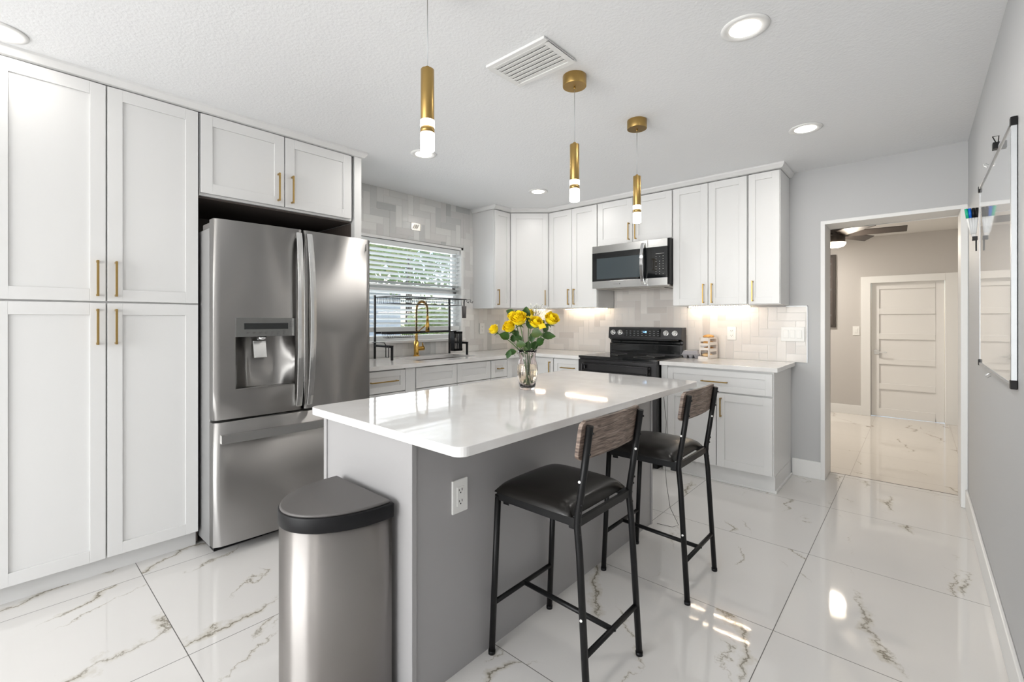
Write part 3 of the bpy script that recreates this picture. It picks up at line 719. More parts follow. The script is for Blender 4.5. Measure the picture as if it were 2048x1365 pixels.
# ------------------------------------------------------------------ outlets and switches
def outlet(name, c, ax, ay, label, cat, kind='duplex', w=.072, h=.117, n_=1, grp=None):
    """c centre on the wall; ax run direction; ay outward normal"""
    ax, ay, up, c = Vector(ax), Vector(ay), Vector((0, 0, 1)), Vector(c)
    r = thing(name, c, label, cat, grp); W_ = w + (n_ - 1) * .046
    obj('plate', MB().obox(c + ay * .004, ax * W_ / 2, ay * .004, up * h / 2), 'white_plastic', r, .0025)
    for k in range(n_):
        cc = c + ax * (k - (n_ - 1) / 2) * .046
        if kind == 'duplex':
            obj('receptacle', MB().obox(cc + ay * .0085, ax * .0165, ay * .001, up * .034), 'white_plastic', r, .001)
            b = MB()
            for s_ in (-1, 1):
                q = cc + ay * .0097 + up * s_ * .0195
                b.obox(q + ax * .0065 + up * .003, ax * .0012, ay * .0004, up * .0045); b.obox(q - ax * .0065 + up * .003, ax * .0012, ay * .0004, up * .0035); b.obox(q - up * .007, ax * .0022, ay * .0004, up * .0022)
            obj('slots', b, 'black_plastic', r)
        else:
            obj('rocker', MB().obox(cc + ay * .0095, ax * .0165, ay * .0025, up * .033), 'white_plastic', r, .0015)
    return r
outlet('power_outlet', (IX1 - .006, 1.09, .625), (0, 1, 0), (1, 0, 0), 'white power outlet on the grey side of the island', 'outlet')
outlet('power_outlet', (-1.212, YB - .009, 1.128), (1, 0, 0), (0, -1, 0), 'white power outlet on tiles right of the range', 'outlet')
outlet('power_outlet', (-3.17, YB - .009, 1.11), (1, 0, 0), (0, -1, 0), 'white power outlet on the range wall behind the roses', 'outlet')
outlet('power_outlet', (XL + .009, 3.55, 1.148), (0, 1, 0), (1, 0, 0), 'white power outlet on the window wall left of the roses', 'outlet')
outlet('light_switch', (-.751, YB - .009, 1.13), (1, 0, 0), (0, -1, 0), 'white plate with three rocker switches on the tiles', 'switch', 'rocker', n_=3)
outlet('light_switch', (-.70, HY, 1.075), (1, 0, 0), (0, -1, 0), 'white single light switch beside the far panelled door', 'switch', 'rocker', w=.085, h=.135)
r = thing('junction_box', (XL + .009, 2.67, 2.135), 'small open metal electrical box in tiles above the window', 'electrical box')
b = MB()
for a, c, z0, z1 in ((2.61, 2.615, 2.10, 2.17), (2.715, 2.72, 2.10, 2.17), (2.61, 2.72, 2.10, 2.105), (2.61, 2.72, 2.165, 2.17)): b.box(XL + .008, XL + .013, a, c, z0, z1)
b.box(XL + .006, XL + .0095, 2.61, 2.72, 2.10, 2.17); obj('box', b, 'nickel', r)
b = MB()
for k in range(3): b.tube([(XL + .010, 2.63 + k * .022, 2.115), (XL + .022, 2.645 + k * .02, 2.14), (XL + .012, 2.655 + k * .018, 2.155)], .003, 6)
obj('wire', b, 'cream_plastic', r)

# ------------------------------------------------------------------ microwave
mx0, mx1, my, mz0, mz1 = -2.358, -1.600, 3.832, 1.545, 1.955
r = thing('microwave', (-1.98, 4.0, mz0), 'stainless over-the-range microwave with black glass door', 'microwave')
obj('body', MB().box(mx0 + .003, mx1 - .001, my + .028, YB - .02, mz0 + .012, mz1), 'black_metal', r, .002)
xs = -1.790   # door / control split
b = MB(); b.box(mx0, xs - .001, my, my + .026, mz1 - .072, mz1 - .002); b.box(mx0, xs - .001, my, my + .026, mz0, mz0 + .068); obj('door', b, 'steel_bright', r, .002)
b = MB(); b.box(mx0, xs - .001, my + .001, my + .026, mz0 + .068, mz1 - .072); g_ = obj('door_glass', b, 'black_glass', r)
obj('window_screen', MB().box(mx0 + .05, xs - .075, my, my + .002, mz0 + .088, mz1 - .125), 'mw_window', g_)
b = MB(); b.box(xs + .001, mx1 - .012, my, my + .026, mz1 - .072, mz1 - .002); b.box(xs + .001, mx1 - .012, my, my + .026, mz0, mz0 + .068); obj('control_frame', b, 'steel_bright', r, .002)
cp = obj('control_panel', MB().box(xs + .001, mx1 - .012, my + .001, my + .026, mz0 + .068, mz1 - .072), 'black_glass', r)
b = MB()
for i in range(8):
    for j in range(3):
        if (i * 3 + j) % 7 == 5: continue
        b.box(xs + .075 + j * .032, xs + .080 + j * .032, my, my + .0012, mz0 + .10 + i * .022, mz0 + .103 + i * .022)
b.box(xs + .075, xs + .15, my, my + .0012, mz0 + .278, mz0 + .2795)
obj('key_marks', b, 'print_white', cp)
mb = MB(); pts = []
N = 16
for i in range(N + 1):
    t_ = i / N; pts.append((xs - .040, my - .010 - .040 * sin(pi * t_) ** .6, mz0 + .018 + (mz1 - mz0 - .04) * t_))
vs = []; fs = []
for x, y, z in pts: vs += [(x - .015, y, z), (x + .015, y, z), (x + .013, y + .012, z), (x - .013, y + .012, z)]
for i in range(N):
    for j in range(4): fs.append((i * 4 + j, i * 4 + (j + 1) % 4, i * 4 + 4 + (j + 1) % 4, i * 4 + 4 + j))
fs += [(0, 1, 2, 3), tuple(range(N * 4, N * 4 + 4))]
mb.add(vs, fs); mb.box(xs - .05, xs - .03, my - .012, my, mz0 + .02, mz0 + .04); mb.box(xs - .05, xs - .03, my - .012, my, mz1 - .045, mz1 - .025)
obj('handle', mb, 'chrome', r, .002)
b = MB(); b.box(-2.125, -2.075, my - .001, my, mz0 + .033, mz0 + .036); b.box(-2.070, -2.060, my - .001, my, mz0 + .030, mz0 + .040); obj('badge', b, 'print_grey', r)
b = MB(); b.box(mx0 + .02, mx1 - .01, my + .035, YB - .03, mz0 - .006, mz0 + .012); b.box(mx0 + .1, mx1 - .1, my + .15, YB - .1, mz0 - .012, mz0 - .005); obj('vent_underside', b, 'nickel', r, .002)

# ------------------------------------------------------------------ range
rx0, rx1, ry = -2.366, -1.602, 3.60
r = thing('electric_range', (-1.98, 3.9, 0), 'black stainless electric range with glass cooktop', 'range')
obj('body', MB().box(rx0 + .003, rx1 - .001, 3.63, YB - .012, .05, .895), 'black_steel', r, .002)
obj('cooktop', MB().box(rx0, rx1, ry + .005, 4.15, .893, .915), 'black_glass', r, .002)
b = MB()
for cx_, cy_, rr in ((-2.17, 3.78, .10), (-1.80, 3.78, .09), (-2.17, 4.02, .075), (-1.80, 4.02, .08)):
    b.tube([(cx_ + rr * cos(2 * pi * k / 36), cy_ + rr * sin(2 * pi * k / 36), .9152) for k in range(37)], .0006, 4, caps=False)
obj('burner_ring', b, 'print_grey', r)
dd = obj('oven_door', MB().box(rx0 + .002, rx1 - .002, ry, 3.628, .21, .882), 'black_steel', r, .003)
obj('door_window', MB().box(rx0 + .12, rx1 - .12, ry - .002, ry + .001, .33, .66), 'black_glass', dd)
b = MB(); b.box(rx0 + .06, rx1 - .06, ry - .045, ry - .022, .775, .785); b.box(rx0 + .06, rx1 - .06, ry - .045, ry - .022, .842, .852); b.box(rx0 + .06, rx0 + .07, ry - .045, ry - .022, .775, .852); b.box(rx1 - .07, rx1 - .06, ry - .045, ry - .022, .775, .852)
b.box(rx0 + .066, rx0 + .09, ry - .03, ry, .80, .83); b.box(rx1 - .09, rx1 - .066, ry - .03, ry, .80, .83); obj('handle', b, 'black_steel', dd, .003)
obj('storage_drawer', MB().box(rx0 + .002, rx1 - .002, ry + .004, 3.628, .06, .2), 'black_steel', r, .003)
# backguard
def yslab(poly, x0, x1, mb=None, mi=0):
    mb = mb or MB(); n_ = len(poly); vs = [(x0, y, z) for y, z in poly] + [(x1, y, z) for y, z in poly]
    mb.add(vs, [tuple(range(n_)), tuple(range(n_, 2 * n_))[::-1]] + [(i, (i + 1) % n_, n_ + (i + 1) % n_, n_ + i) for i in range(n_)], mi); return mb
bg = obj('backguard', yslab([(YB - .012, .90), (4.165, .90), (4.165, 1.01), (4.185, 1.02), (4.185, 1.045), (4.135, 1.062), (4.150, 1.172), (YB - .012, 1.172)], rx0 + .012, rx1 - .006), 'black_steel', r, .002)
obj('backguard_glass', yslab([(4.163, 1.008), (4.186, 1.02), (4.1835, 1.046), (4.134, 1.060), (4.132, 1.050), (4.176, 1.035), (4.176, 1.02), (4.16, 1.013)], rx0 + .03, rx1 - .03), 'black_glass', bg)
obj('lower_glass', MB().box(rx0 + .03, rx1 - .03, 4.161, 4.166, .925, 1.003), 'black_glass', bg)
def cpy(z): return 4.135 + (z - 1.062) / .11 * .015
obj('control_screen', yslab([(cpy(1.082) - .002, 1.082), (cpy(1.156) - .002, 1.156), (cpy(1.156) + .004, 1.156), (cpy(1.082) + .004, 1.082)], -2.175, -1.805), 'black_glass', bg)
b = MB(); q = random.Random(4)
for i in range(9):
    for j in range(3): b.box(-2.16 + i * .0405, -2.145 + i * .0405, cpy(1.1) - .0035, cpy(1.1) - .001, 1.094 + j * .02, 1.0955 + j * .02)
obj('screen_marks', b, 'display_faint', bg)
text_mesh('clock_digits', '1:38', .024, 'display_blue', bg, basis((-1.965, cpy(1.128) - .0032, 1.128), (1, 0, 0), (0, .136, 1)), .0004)
for xk in (-2.300, -2.222, -1.752, -1.668):
    b = MB(); zc = 1.118; y_ = cpy(zc); b.cyl((xk, y_ + .002, zc), (xk, y_ - .012, zc + .002), .027, .026, 24); b.cyl((xk, y_ - .012, zc + .002), (xk, y_ - .03, zc + .004), .021, .019, 24); b.box(xk - .004, xk + .004, y_ - .036, y_ - .028, zc - .016, zc + .022)
    obj('knob', b, 'steel_bright', bg, .001)
obj('kick_plate', MB().box(rx0 + .02, rx1 - .02, 3.66, 4.2, 0, .06), 'black_plastic', r)

# ------------------------------------------------------------------ trash can
r = thing('trash_can', (-1.475, .74, 0), 'stainless half-round trash can with black rimmed lid at the island end', 'trash can')
def dshape(off, n=36):
    cx, yb, a, bq, st = -1.475, .868 + off * .6, .190 + off, .252 + off, .03
    p = [(cx + a, yb), (cx - a, yb)]
    for k in range(n + 1):
        t_ = pi + pi * k / n; p.append((cx + a * cos(t_), yb - st + bq * sin(t_)))
    return p
obj('body', MB().prism(dshape(-.008), .03, .61, smooth=True), 'bin_steel', r)
obj('base', MB().prism(dshape(-.004), 0, .03, smooth=True), 'black_plastic', r, .003)
obj('rim', MB().prism(dshape(0), .600, .648, smooth=True), 'black_plastic', r, .004)
obj('lid', MB().prism(dshape(-.011), .646, .656, smooth=True), 'dark_plastic', r, .004)
# ------------------------------------------------------------------ bar stools
def stool():
    r = thing('bar_stool', (-.99, 1.41, 0), 'bar stool nearest the camera, black seat and grey wood backrest', 'stool', 'bar stools at the island')
    ya, yb = 1.235, 1.585; q = .0118
    for yy, s_ in ((ya, -1), (yb, 1)):
        b = MB(); b.cyl((-1.192, yy + s_ * .004, .002), (-1.163, yy, .60), q); l_ = obj('leg', b, 'black_metal', r)
        obj('foot_cap', MB().cyl((-1.192, yy + s_ * .004, 0), (-1.1915, yy + s_ * .004, .014), q + .0015), 'black_plastic', l_)
    for yy, s_ in ((ya, -1), (yb, 1)):
        b = MB(); b.tube([(-.775, yy + s_ * .004, .002), (-.806, yy + s_ * .001, .50), (-.815, yy, .585), (-.813, yy, .62), (-.800, yy, .70), (-.768, yy, .915)], q, 12); l_ = obj('leg', b, 'black_metal', r)
        obj('foot_cap', MB().cyl((-.775, yy + s_ * .004, 0), (-.776, yy + s_ * .004, .014), q + .0015), 'black_plastic', l_)
    b = MB()
    for (p_, p2) in (((-1.165, ya, .597), (-.815, ya, .597)), ((-1.165, yb, .597), (-.815, yb, .597)), ((-1.163, ya, .597), (-1.163, yb, .597)), ((-.815, ya, .597), (-.815, yb, .597))): b.bar(p_, p2, .013, .028)
    for (x, y, sx, sy) in ((-1.150, ya + .012, 1, 1), (-1.150, yb - .012, 1, -1), (-.828, ya + .012, -1, 1), (-.828, yb - .012, -1, -1)): b.prism([(x, y), (x + .03 * sx, y), (x, y + .03 * sy)], .565, .588)
    obj('seat_frame', b, 'black_metal', r, .002)
    # cushion
    mb = MB(); n_ = 22; X0, X1, Y0, Y1 = -1.180, -.832, ya - .012, yb + .012; vs = []; fs = []
    for i in range(n_ + 1):
        for j in range(n_ + 1):
            u, v = i / n_ * 2 - 1, j / n_ * 2 - 1
            k = max(abs(u), abs(v)); e = (1 - abs(u) ** 5) * (1 - abs(v) ** 5)
            sx = u * (1 - .025 * v ** 4); sy = v * (1 - .025 * u ** 4)
            vs.append(((X0 + X1) / 2 + sx * (X1 - X0) / 2, (Y0 + Y1) / 2 + sy * (Y1 - Y0) / 2, .612 + .040 * max(0, e) ** .42 + .008 * (1 - u * u) * (1 - v * v)))
    for i in range(n_):
        for j in range(n_): a = i * (n_ + 1) + j; fs.append((a, a + n_ + 1, a + n_ + 2, a + 1))
    mb.add(vs, fs, 0, True)
    edge = [i * (n_ + 1) for i in range(n_ + 1)] + [n_ * (n_ + 1) + j for j in range(1, n_ + 1)] + [i * (n_ + 1) + n_ for i in range(n_ - 1, -1, -1)] + [j for j in range(n_ - 1, 0, -1)]
    k0 = len(mb.v); mb.v += [(mb.v[i][0], mb.v[i][1], .6105) for i in edge]
    m_ = len(edge)
    for i in range(m_): mb.f.append((edge[i], edge[(i + 1) % m_], k0 + (i + 1) % m_, k0 + i)); mb.m.append(0); mb.sm.append(True)
    mb.f.append(tuple(range(k0, k0 + m_))); mb.m.append(0); mb.sm.append(False)
    obj('seat', mb, 'leather', r)
    # backrest: curved board
    mb = MB(); n_ = 20; vs = []; fs = []
    def bxp(y, z): t_ = (y - 1.41) / .2; return -.768 - (.915 - z) * .15 - .030 + .016 * (1 - t_ * t_)
    zl, zh = .800, .930; rr = .022; prof = []
    cols = []
    for i in range(n_ + 1):
        y = 1.41 + .197 * (i / n_ * 2 - 1); e = .197 - abs(y - 1.41); ins = 0 if e > rr else rr - sqrt(max(0, rr * rr - (rr - e) ** 2))
        cols.append((y, zl + ins, zh - ins))
    cols = [c for i, c in enumerate(cols)]
    cols.insert(1, (1.41 - .197 + .004, zl + rr - sqrt(rr * rr - (rr - .004) ** 2), zh - rr + sqrt(rr * rr - (rr - .004) ** 2)))
    cols.insert(-1, (1.41 + .197 - .004, zl + rr - sqrt(rr * rr - (rr - .004) ** 2), zh - rr + sqrt(rr * rr - (rr - .004) ** 2)))
    for (y, a, c) in cols: vs += [(bxp(y, a), y, a), (bxp(y, c), y, c), (bxp(y, c) + .014, y, c), (bxp(y, a) + .014, y, a)]
    for i in range(len(cols) - 1):
        for j in range(4): fs.append((i * 4 + j, i * 4 + (j + 1) % 4, i * 4 + 4 + (j + 1) % 4, i * 4 + 4 + j))
    fs += [(0, 1, 2, 3), tuple(range(len(vs) - 4, len(vs)))]
    mb.add(vs, fs); obj('backrest', mb, 'grey_oak', r, .0015)
    zf = .192; b = MB()
    b.cyl((-1.183, ya - .002, zf), (-1.183, yb + .002, zf), .0095, n=12); obj('foot_rail', b, 'black_metal', r)
    b = MB(); b.cyl((-.788, ya - .002, zf - .012), (-.788, yb + .002, zf - .012), .0095, n=12); obj('foot_rail', b, 'black_metal', r)
    b = MB(); b.cyl((-1.183, 1.41, zf), (-.788, 1.41, zf - .012), .0095, n=12); obj('stretcher', b, 'black_metal', r)
    bolts = []
    for yy, s_ in ((ya, -1), (yb, 1)):
        bolts += [(-.768 + .010, yy, .893), (-.779 + .010, yy, .825)]
        bolts += [(x + .0085, yy + s_ * .004, z) for (x, z) in ((-.804, .66), (-.808, .635), (-.815, .60), (-.813, .565))]
        bolts += [(x, yy + s_ * .0115, z) for (x, z) in ((-1.164, .597), (-1.183, zf), (-.788, zf - .012))]
    for p_ in bolts + [(-.778, 1.41, zf - .012)]: obj('bolt', MB().ball(p_, .0042, n=5), 'black_metal', r)
    for p_ in ((-.800, ya - .0115, .735), (-.793, ya - .013, .30), (-.782, yb - .0115, .77)): b = MB(); b.cyl(p_, (p_[0] + .001, p_[1] - .002, p_[2]), .0045, n=10); obj('bolt_cap', b, 'white_plastic', r, label='small white screw cap')
    return r
st = stool()
dup(st, (-.970, 2.19, 0), 'bar stool farther from the camera, brown-black seat and grey wood backrest', 'bar stools at the island')

# ------------------------------------------------------------------ pendants, downlights, vent
def pendant(y, label, first=None):
    x = -1.245
    if first: return dup(first, (x, y, CZ), label)
    r = thing('pendant_light', (x, y, CZ), label, 'pendant lamp', 'brass pendants over the island'); c = (x, y, 0)
    obj('canopy', MB().cyl((x, y, CZ - .052), (x, y, CZ), .057, n=40).cyl((x, y, CZ - .064), (x, y, CZ - .052), .005, n=10), 'brass', r, .002)
    obj('cord', MB().cyl((x, y, 2.105), (x, y, CZ - .05), .0014, n=6), 'aluminium', r)
    b = MB(); b.cyl((x, y, 1.924), (x, y, 2.098), .0225, n=32); b.cyl((x, y, 2.098), (x, y, 2.108), .008, n=12)
    tb = obj('tube', b, 'brass', r, .002)
    obj('collar', MB().cyl((x, y, 1.882), (x, y, 1.900), .0235, n=32), 'brass', r)
    obj('light_ring', MB().cyl((x, y, 1.900), (x, y, 1.924), .0240, n=32), 'lamp_pendant', r)
    obj('lamp_glass', MB().cyl((x, y, 1.822), (x, y, 1.882), .0240, n=32), 'lamp_pendant', r, .002)
    return r
pn = pendant(.972, 'brass pendant lamp nearest the camera, its canopy out of frame')
pendant(1.862, 'middle brass pendant lamp above the island', pn); pendant(2.522, 'brass pendant lamp farthest from the camera, nearest the microwave', pn)
for y in (.972, 1.862, 2.522): light('pendant_bulb', 'POINT', (-1.245, y, 1.80), .7, (1, .95, .88), soft=.03)
def downlight(x, y, label, first=None, e=5):
    light('downlight_beam', 'AREA', (x, y, CZ - .012), e, (1, .965, .92), (0, 0, 0), .15)
    if first: return dup(first, (x, y, CZ), label)
    r = thing('recessed_light', (x, y, CZ), label, 'ceiling light', 'recessed ceiling lights')
    b = MB(); b.lathe([(.058, -.004), (.078, -.007), (.090, -.004), (.090, 0), (.058, 0)], (x, y, CZ), 48, close=True); obj('trim_ring', b, 'trim_white', r)
    obj('lens', MB().cyl((x, y, CZ - .0045), (x, y, CZ - .001), .058, n=40), 'lamp_white', r)
    return r
dlm = downlight(-.522, 2.01, 'large recessed ceiling light near the top right of the photo')
downlight(-.518, 3.318, 'recessed ceiling light in front of the doorway', dlm); downlight(-2.618, 3.315, 'recessed ceiling light before the corner wall cabinets', dlm)
downlight(-2.636, 2.023, 'recessed ceiling light just behind the nearest pendant', dlm); downlight(-2.81, .005, 'recessed ceiling light cut off at the left edge', dlm, .9)
for x, y in ((-.6, -1.2), (-2.7, -1.6), (-.6, -2.9), (-2.7, -3.2)): downlight(x, y, 'added recessed ceiling light in the unseen room behind the camera', dlm)  # unseen lamps added to light the room from behind
r = thing('ceiling_vent', (-1.33, 1.63, CZ), 'white slatted air vent in the ceiling', 'air vent')
vx0, vx1, vy0, vy1 = -1.50, -1.16, 1.508, 1.752; fr_ = .028
b = MB(); b.box(vx0, vx1, vy0, vy0 + fr_, CZ - .012, CZ); b.box(vx0, vx1, vy1 - fr_, vy1, CZ - .012, CZ); b.box(vx0, vx0 + fr_, vy0 + fr_, vy1 - fr_, CZ - .012, CZ); b.box(vx1 - fr_, vx1, vy0 + fr_, vy1 - fr_, CZ - .012, CZ)
obj('frame', b, 'trim_white', r, .003)
obj('backing', MB().box(vx0 + .02, vx1 - .02, vy0 + .02, vy1 - .02, CZ - .003, CZ - .001), 'dark_plastic', r)
for k in range(7):
    yy = vy0 + fr_ + .012 + k * (vy1 - vy0 - 2 * fr_ - .024) / 6
    obj('slat', MB().obox(((vx0 + vx1) / 2, yy, CZ - .009), ((vx1 - vx0) / 2 - fr_ + .001, 0, 0), (0, .0150, .0030), (0, -.0002, .0008)), 'trim_white', r)

# ------------------------------------------------------------------ whiteboard
r = thing('whiteboard', (XR, 2.8, 1.02), 'glossy whiteboard with aluminium frame on the right wall', 'whiteboard')
wx0, wx1, wy0, wy1, wz0, wz1 = XR - .016, XR - .002, 2.249, 3.344, 1.018, 1.925
obj('board', MB().box(wx0 + .005, wx1, wy0 + .015, wy1 - .004, wz0 + .011, wz1 - .011), 'whiteboard', r)
b = MB(); b.box(wx0, wx1, wy0, wy0 + .018, wz0, wz1); b.box(wx0 + .003, wx1, wy1 - .006, wy1, wz0, wz1); b.box(wx0, wx1, wy0 + .018, wy1 - .006, wz0, wz0 + .012); b.box(wx0, wx1, wy0 + .018, wy1 - .006, wz1 - .012, wz1); obj('frame', b, 'aluminium', r, .001)
for y in (wy0, wy1 - .02):
    for z in (wz0, wz1 - .026): obj('corner_cap', MB().box(wx0 - .002, wx1 + .001, y - .002, y + .022, z - .002, z + .028), 'black_plastic', r, .002)
r = thing('marker_holder', (.215, 3.30, 1.66), 'clear plastic holder clipped to the far edge of the whiteboard', 'holder')
b = MB(); hx, hy = .218, 3.335
b.prism([(hx - .022, hy - .016), (hx + .014, hy - .016), (hx + .014, hy + .016), (hx - .022, hy + .016)], 1.675, 1.765); k = len(b.v)
for i in range(4): x, y, z = b.v[i]; b.v[i] = (hx + (x - hx) * .45, hy + (y - hy) * .5, z)
obj('cup', b, 'clear_plastic', r, .002); obj('clip', MB().box(hx - .008, hx + .012, hy - .01, hy + .01, 1.655, 1.675).box(hx + .004, hx + .010, hy - .005, hy + .005, 1.60, 1.655), 'black_plastic', r, .001)
for i, (c, dx, lab) in enumerate((('marker_green', -.024, 'green capped marker, leftmost in the whiteboard holder'), ('marker_blue', -.014, 'blue capped marker, second from left in the whiteboard holder'), ('black_plastic', -.003, 'black capped marker, third from left in the whiteboard holder'), ('black_plastic', .008, 'black capped marker in the holder closest to the wall'))):
    m_ = thing('marker', (hx + dx, hy, 1.68), lab, 'marker', 'markers in the whiteboard holder')
    obj('barrel', MB().cyl((hx + dx * .4, hy, 1.69), (hx + dx, hy, 1.775), .0055, n=12), 'white_plastic', m_); obj('cap', MB().cyl((hx + dx, hy, 1.772), (hx + dx * 1.25, hy, 1.822), .0065, n=12), c, m_)
b = MB(); b.prism([(XR - .03, 2.58), (XR - .004, 2.58), (XR - .004, 2.61), (XR - .03, 2.61)], 1.915, 1.94); b.tube([(XR - .02, 2.585, 1.935), (XR - .03, 2.59, 1.965), (XR - .012, 2.60, 1.968), (XR - .014, 2.60, 1.935)], .002, 6)
o = obj('binder_clip', b, 'black_plastic'); tag(o, 'black binder clip on the top edge of the whiteboard', 'clip')
for y, z, s_, lab in ((2.93, 1.925, 1, 'small wire hook over the top edge of the whiteboard'), (2.85, 1.018, -1, 'small wire hook under the bottom edge of the whiteboard')):
    b = MB(); b.tube([(XR - .003, y, z + .002 * s_), (XR - .02, y, z + .004 * s_), (XR - .03, y, z + .012 * s_), (XR - .022, y + .004, z + .022 * s_), (XR - .012, y + .004, z + .014 * s_)], .0018, 6); o = obj('wire_hook', b, 'chrome'); tag(o, lab, 'hook')

# ------------------------------------------------------------------ faucet
fx_, fy_ = -3.515, 2.615
r = thing('faucet', (fx_, fy_, CT), 'gold pull-down spring faucet behind the sink', 'faucet')
b = MB(); b.cyl((fx_, fy_, CT), (fx_, fy_, CT + .008), .030, n=24); b.cyl((fx_, fy_, CT + .006), (fx_, fy_, 1.03), .0235, n=24); b.cyl((fx_, fy_, 1.03), (fx_, fy_, 1.05), .0235, .015, 24); b.cyl((fx_, fy_, 1.05), (fx_, fy_, 1.13), .013, n=20)
b.cyl((fx_, fy_, .975), (fx_ + .01, fy_ + .05, .975), .020, n=20); obj('body', b, 'gold', r, .001)
b = MB(); b.tube([(fx_ + .01, fy_ + .045, .975), (fx_ + .02, fy_ + .062, .99), (fx_ + .05, fy_ + .03, 1.03)], [.010, .008, .005], 10); b.cyl((fx_ + .008, fy_ + .045, .975), (fx_ + .012, fy_ + .075, .978), .020, .022, 20); obj('lever', b, 'gold', r)
path = [Vector((fx_, fy_, 1.13 + k * .03)) for k in range(8)]
for k in range(1, 15): a = pi * k / 14; path.append(Vector((fx_ + .07 - .07 * cos(a), fy_ + .02 * k / 14, 1.345 + .07 * sin(a))))
path += [Vector((fx_ + .14, fy_ + .02, 1.345 - .03 * k)) for k in range(1, 3)]
obj('hose', MB().tube(path, .006, 8), 'black_plastic', r)
mb = MB(); pts = []; turns = 46
def along(t_):
    k = t_ * (len(path) - 1); i = min(int(k), len(path) - 2); f = k - i; return path[i].lerp(path[i + 1], f), (path[i + 1] - path[i]).normalized()
for k in range(turns * 8 + 1):
    p_, d_ = along(k / (turns * 8)); s1 = Vector((0, 1, 0)); s2 = d_.cross(s1).normalized(); a = 2 * pi * k / 8; pts.append(p_ + (s1 * cos(a) + s2 * sin(a)) * .0115)
obj('spring', mb.tube(pts, .0018, 5), 'gold', r)
b = MB(); e = path[-1]; b.cyl(e, e - Vector((0, 0, .05)), .011, .012, 16); b.cyl(e - Vector((0, 0, .05)), e - Vector((0, 0, .15)), .014, .019, 18); obj('spray_head', b, 'gold', r)
b = MB(); b.cyl(e - Vector((0, 0, .150)), e - Vector((0, 0, .156)), .016, n=18); b.ball(e - Vector((-.016, 0, .12)), .008, n=6, sq=(.5, 1, 1.6)); obj('spray_face', b, 'black_plastic', r)
b = MB(); b.bar((fx_, fy_, 1.12), (fx_ + .125, fy_ + .018, 1.20), .008); obj('docking_arm', b, 'gold', r, .001)
# ------------------------------------------------------------------ over-sink dish rack
r = thing('dish_rack', (-3.4, 2.62, CT), 'black metal over-sink dish drying rack in front of the window', 'dish rack')
XA, XB, YA, YB2 = -3.545, -3.285, 2.195, 3.045
for y in (YA, YB2): 
    b = MB(); b.box(XA - .008, XA + .008, y - .008, y + .008, CT, 1.46); obj('post', b, 'rack_black', r, .002)
    b = MB(); b.box(XA, XB + .009, y - .008, y + .008, 1.010, 1.028); b.box(XB - .009, XB + .009, y - .008, y + .008, CT, 1.028); obj('leg', b, 'rack_black', r, .002)
b = MB(); b.tube([(XA, YA - .02, 1.05), (XB - .08, YA - .02, 1.05), (XB - .06, YA - .02, 1.03), (XB - .06, YA - .02, .93), (XB - .02, YA - .02, .93), (XB - .02, YA - .02, 1.02)], .004, 8); obj('side_hook', b, 'rack_black', r)
def basket(x0, x1, y0, y1, zt, zb, nx, ny, bar_=.010):
    b = MB()
    for p_, q_ in (((x0, y0), (x1, y0)), ((x1, y0), (x1, y1)), ((x1, y1), (x0, y1)), ((x0, y1), (x0, y0))): b.bar((*p_, zt), (*q_, zt), bar_, bar_)
    i_ = .012
    for k in range(ny + 1):
        y = y0 + i_ + (y1 - y0 - 2 * i_) * k / ny; b.tube([(x0 + .004, y, zt), (x0 + i_, y, zb), (x1 - i_, y, zb), (x1 - .004, y, zt)], .0013, 5)
    for k in range(nx + 1):
        x = x0 + i_ + (x1 - x0 - 2 * i_) * k / nx; b.tube([(x, y0 + .004, zt), (x, y0 + i_, zb), (x, y1 - i_, zb), (x, y1 - .004, zt)], .0013, 5)
    return b
ym = 2.62
obj('shelf', basket(XA, XB, YA + .01, ym - .005, 1.443, 1.385, 5, 20, .008), 'rack_black', r); obj('shelf', basket(XA, XB, ym + .005, YB2 - .01, 1.443, 1.385, 5, 20, .008), 'rack_black', r)
b = MB(); b.bar((XA, YA, 1.13), (XA, YB2, 1.13), .014, .018); b.bar((XA + .10, YA, 1.13), (XA + .10, YB2, 1.13), .012, .014); obj('cross_bar', b, 'rack_black', r)
obj('shelf', basket(XA, XA + .1, 2.26, 2.56, 1.12, 1.085, 3, 12, .005), 'rack_black', r)
b = MB()
for y in (3.10, 3.15): b.tube([(XA + .2, YB2, 1.443), (XA + .2, y, 1.443), (XA + .2, y, 1.42), (XA + .215, y + .008, 1.412), (XA + .225, y + .006, 1.43)], .003, 6)
obj('hook', b, 'rack_black', r)
b = MB(); x = XB - .06
b.box(x, x + .006, 2.93, 3.035, .945, .965); b.box(x, x + .006, 2.93, 3.035, 1.11, 1.13)
for k in range(6): y = 2.93 + k * .0185; b.box(x, x + .006, y, y + .010, .945, 1.13)
b.box(x - .05, x, 2.93, 2.935, .945, 1.13); b.box(x - .05, x, 3.03, 3.035, .945, 1.13); b.box(x - .05, x + .004, 2.93, 3.035, .942, .946)
o = obj('board_holder', b, 'rack_black'); tag(o, 'black slotted cutting board holder hanging on the dish rack', 'rack holder')
b = MB(); b.lathe([(.0, 0), (.026, 0), (.032, .115), (.029, .115), (.024, .004), (0, .004)], (XB - .02, YB2 - .02, 1.262), 4); b.box(XB - .025, XB - .015, YB2 - .025, YB2 - .015, 1.37, 1.44)
for i, v in enumerate(b.v): pass
o = obj('utensil_cup', b, 'dark_plastic'); tag(o, 'square grey utensil cup hanging from the rack shelf', 'cup')

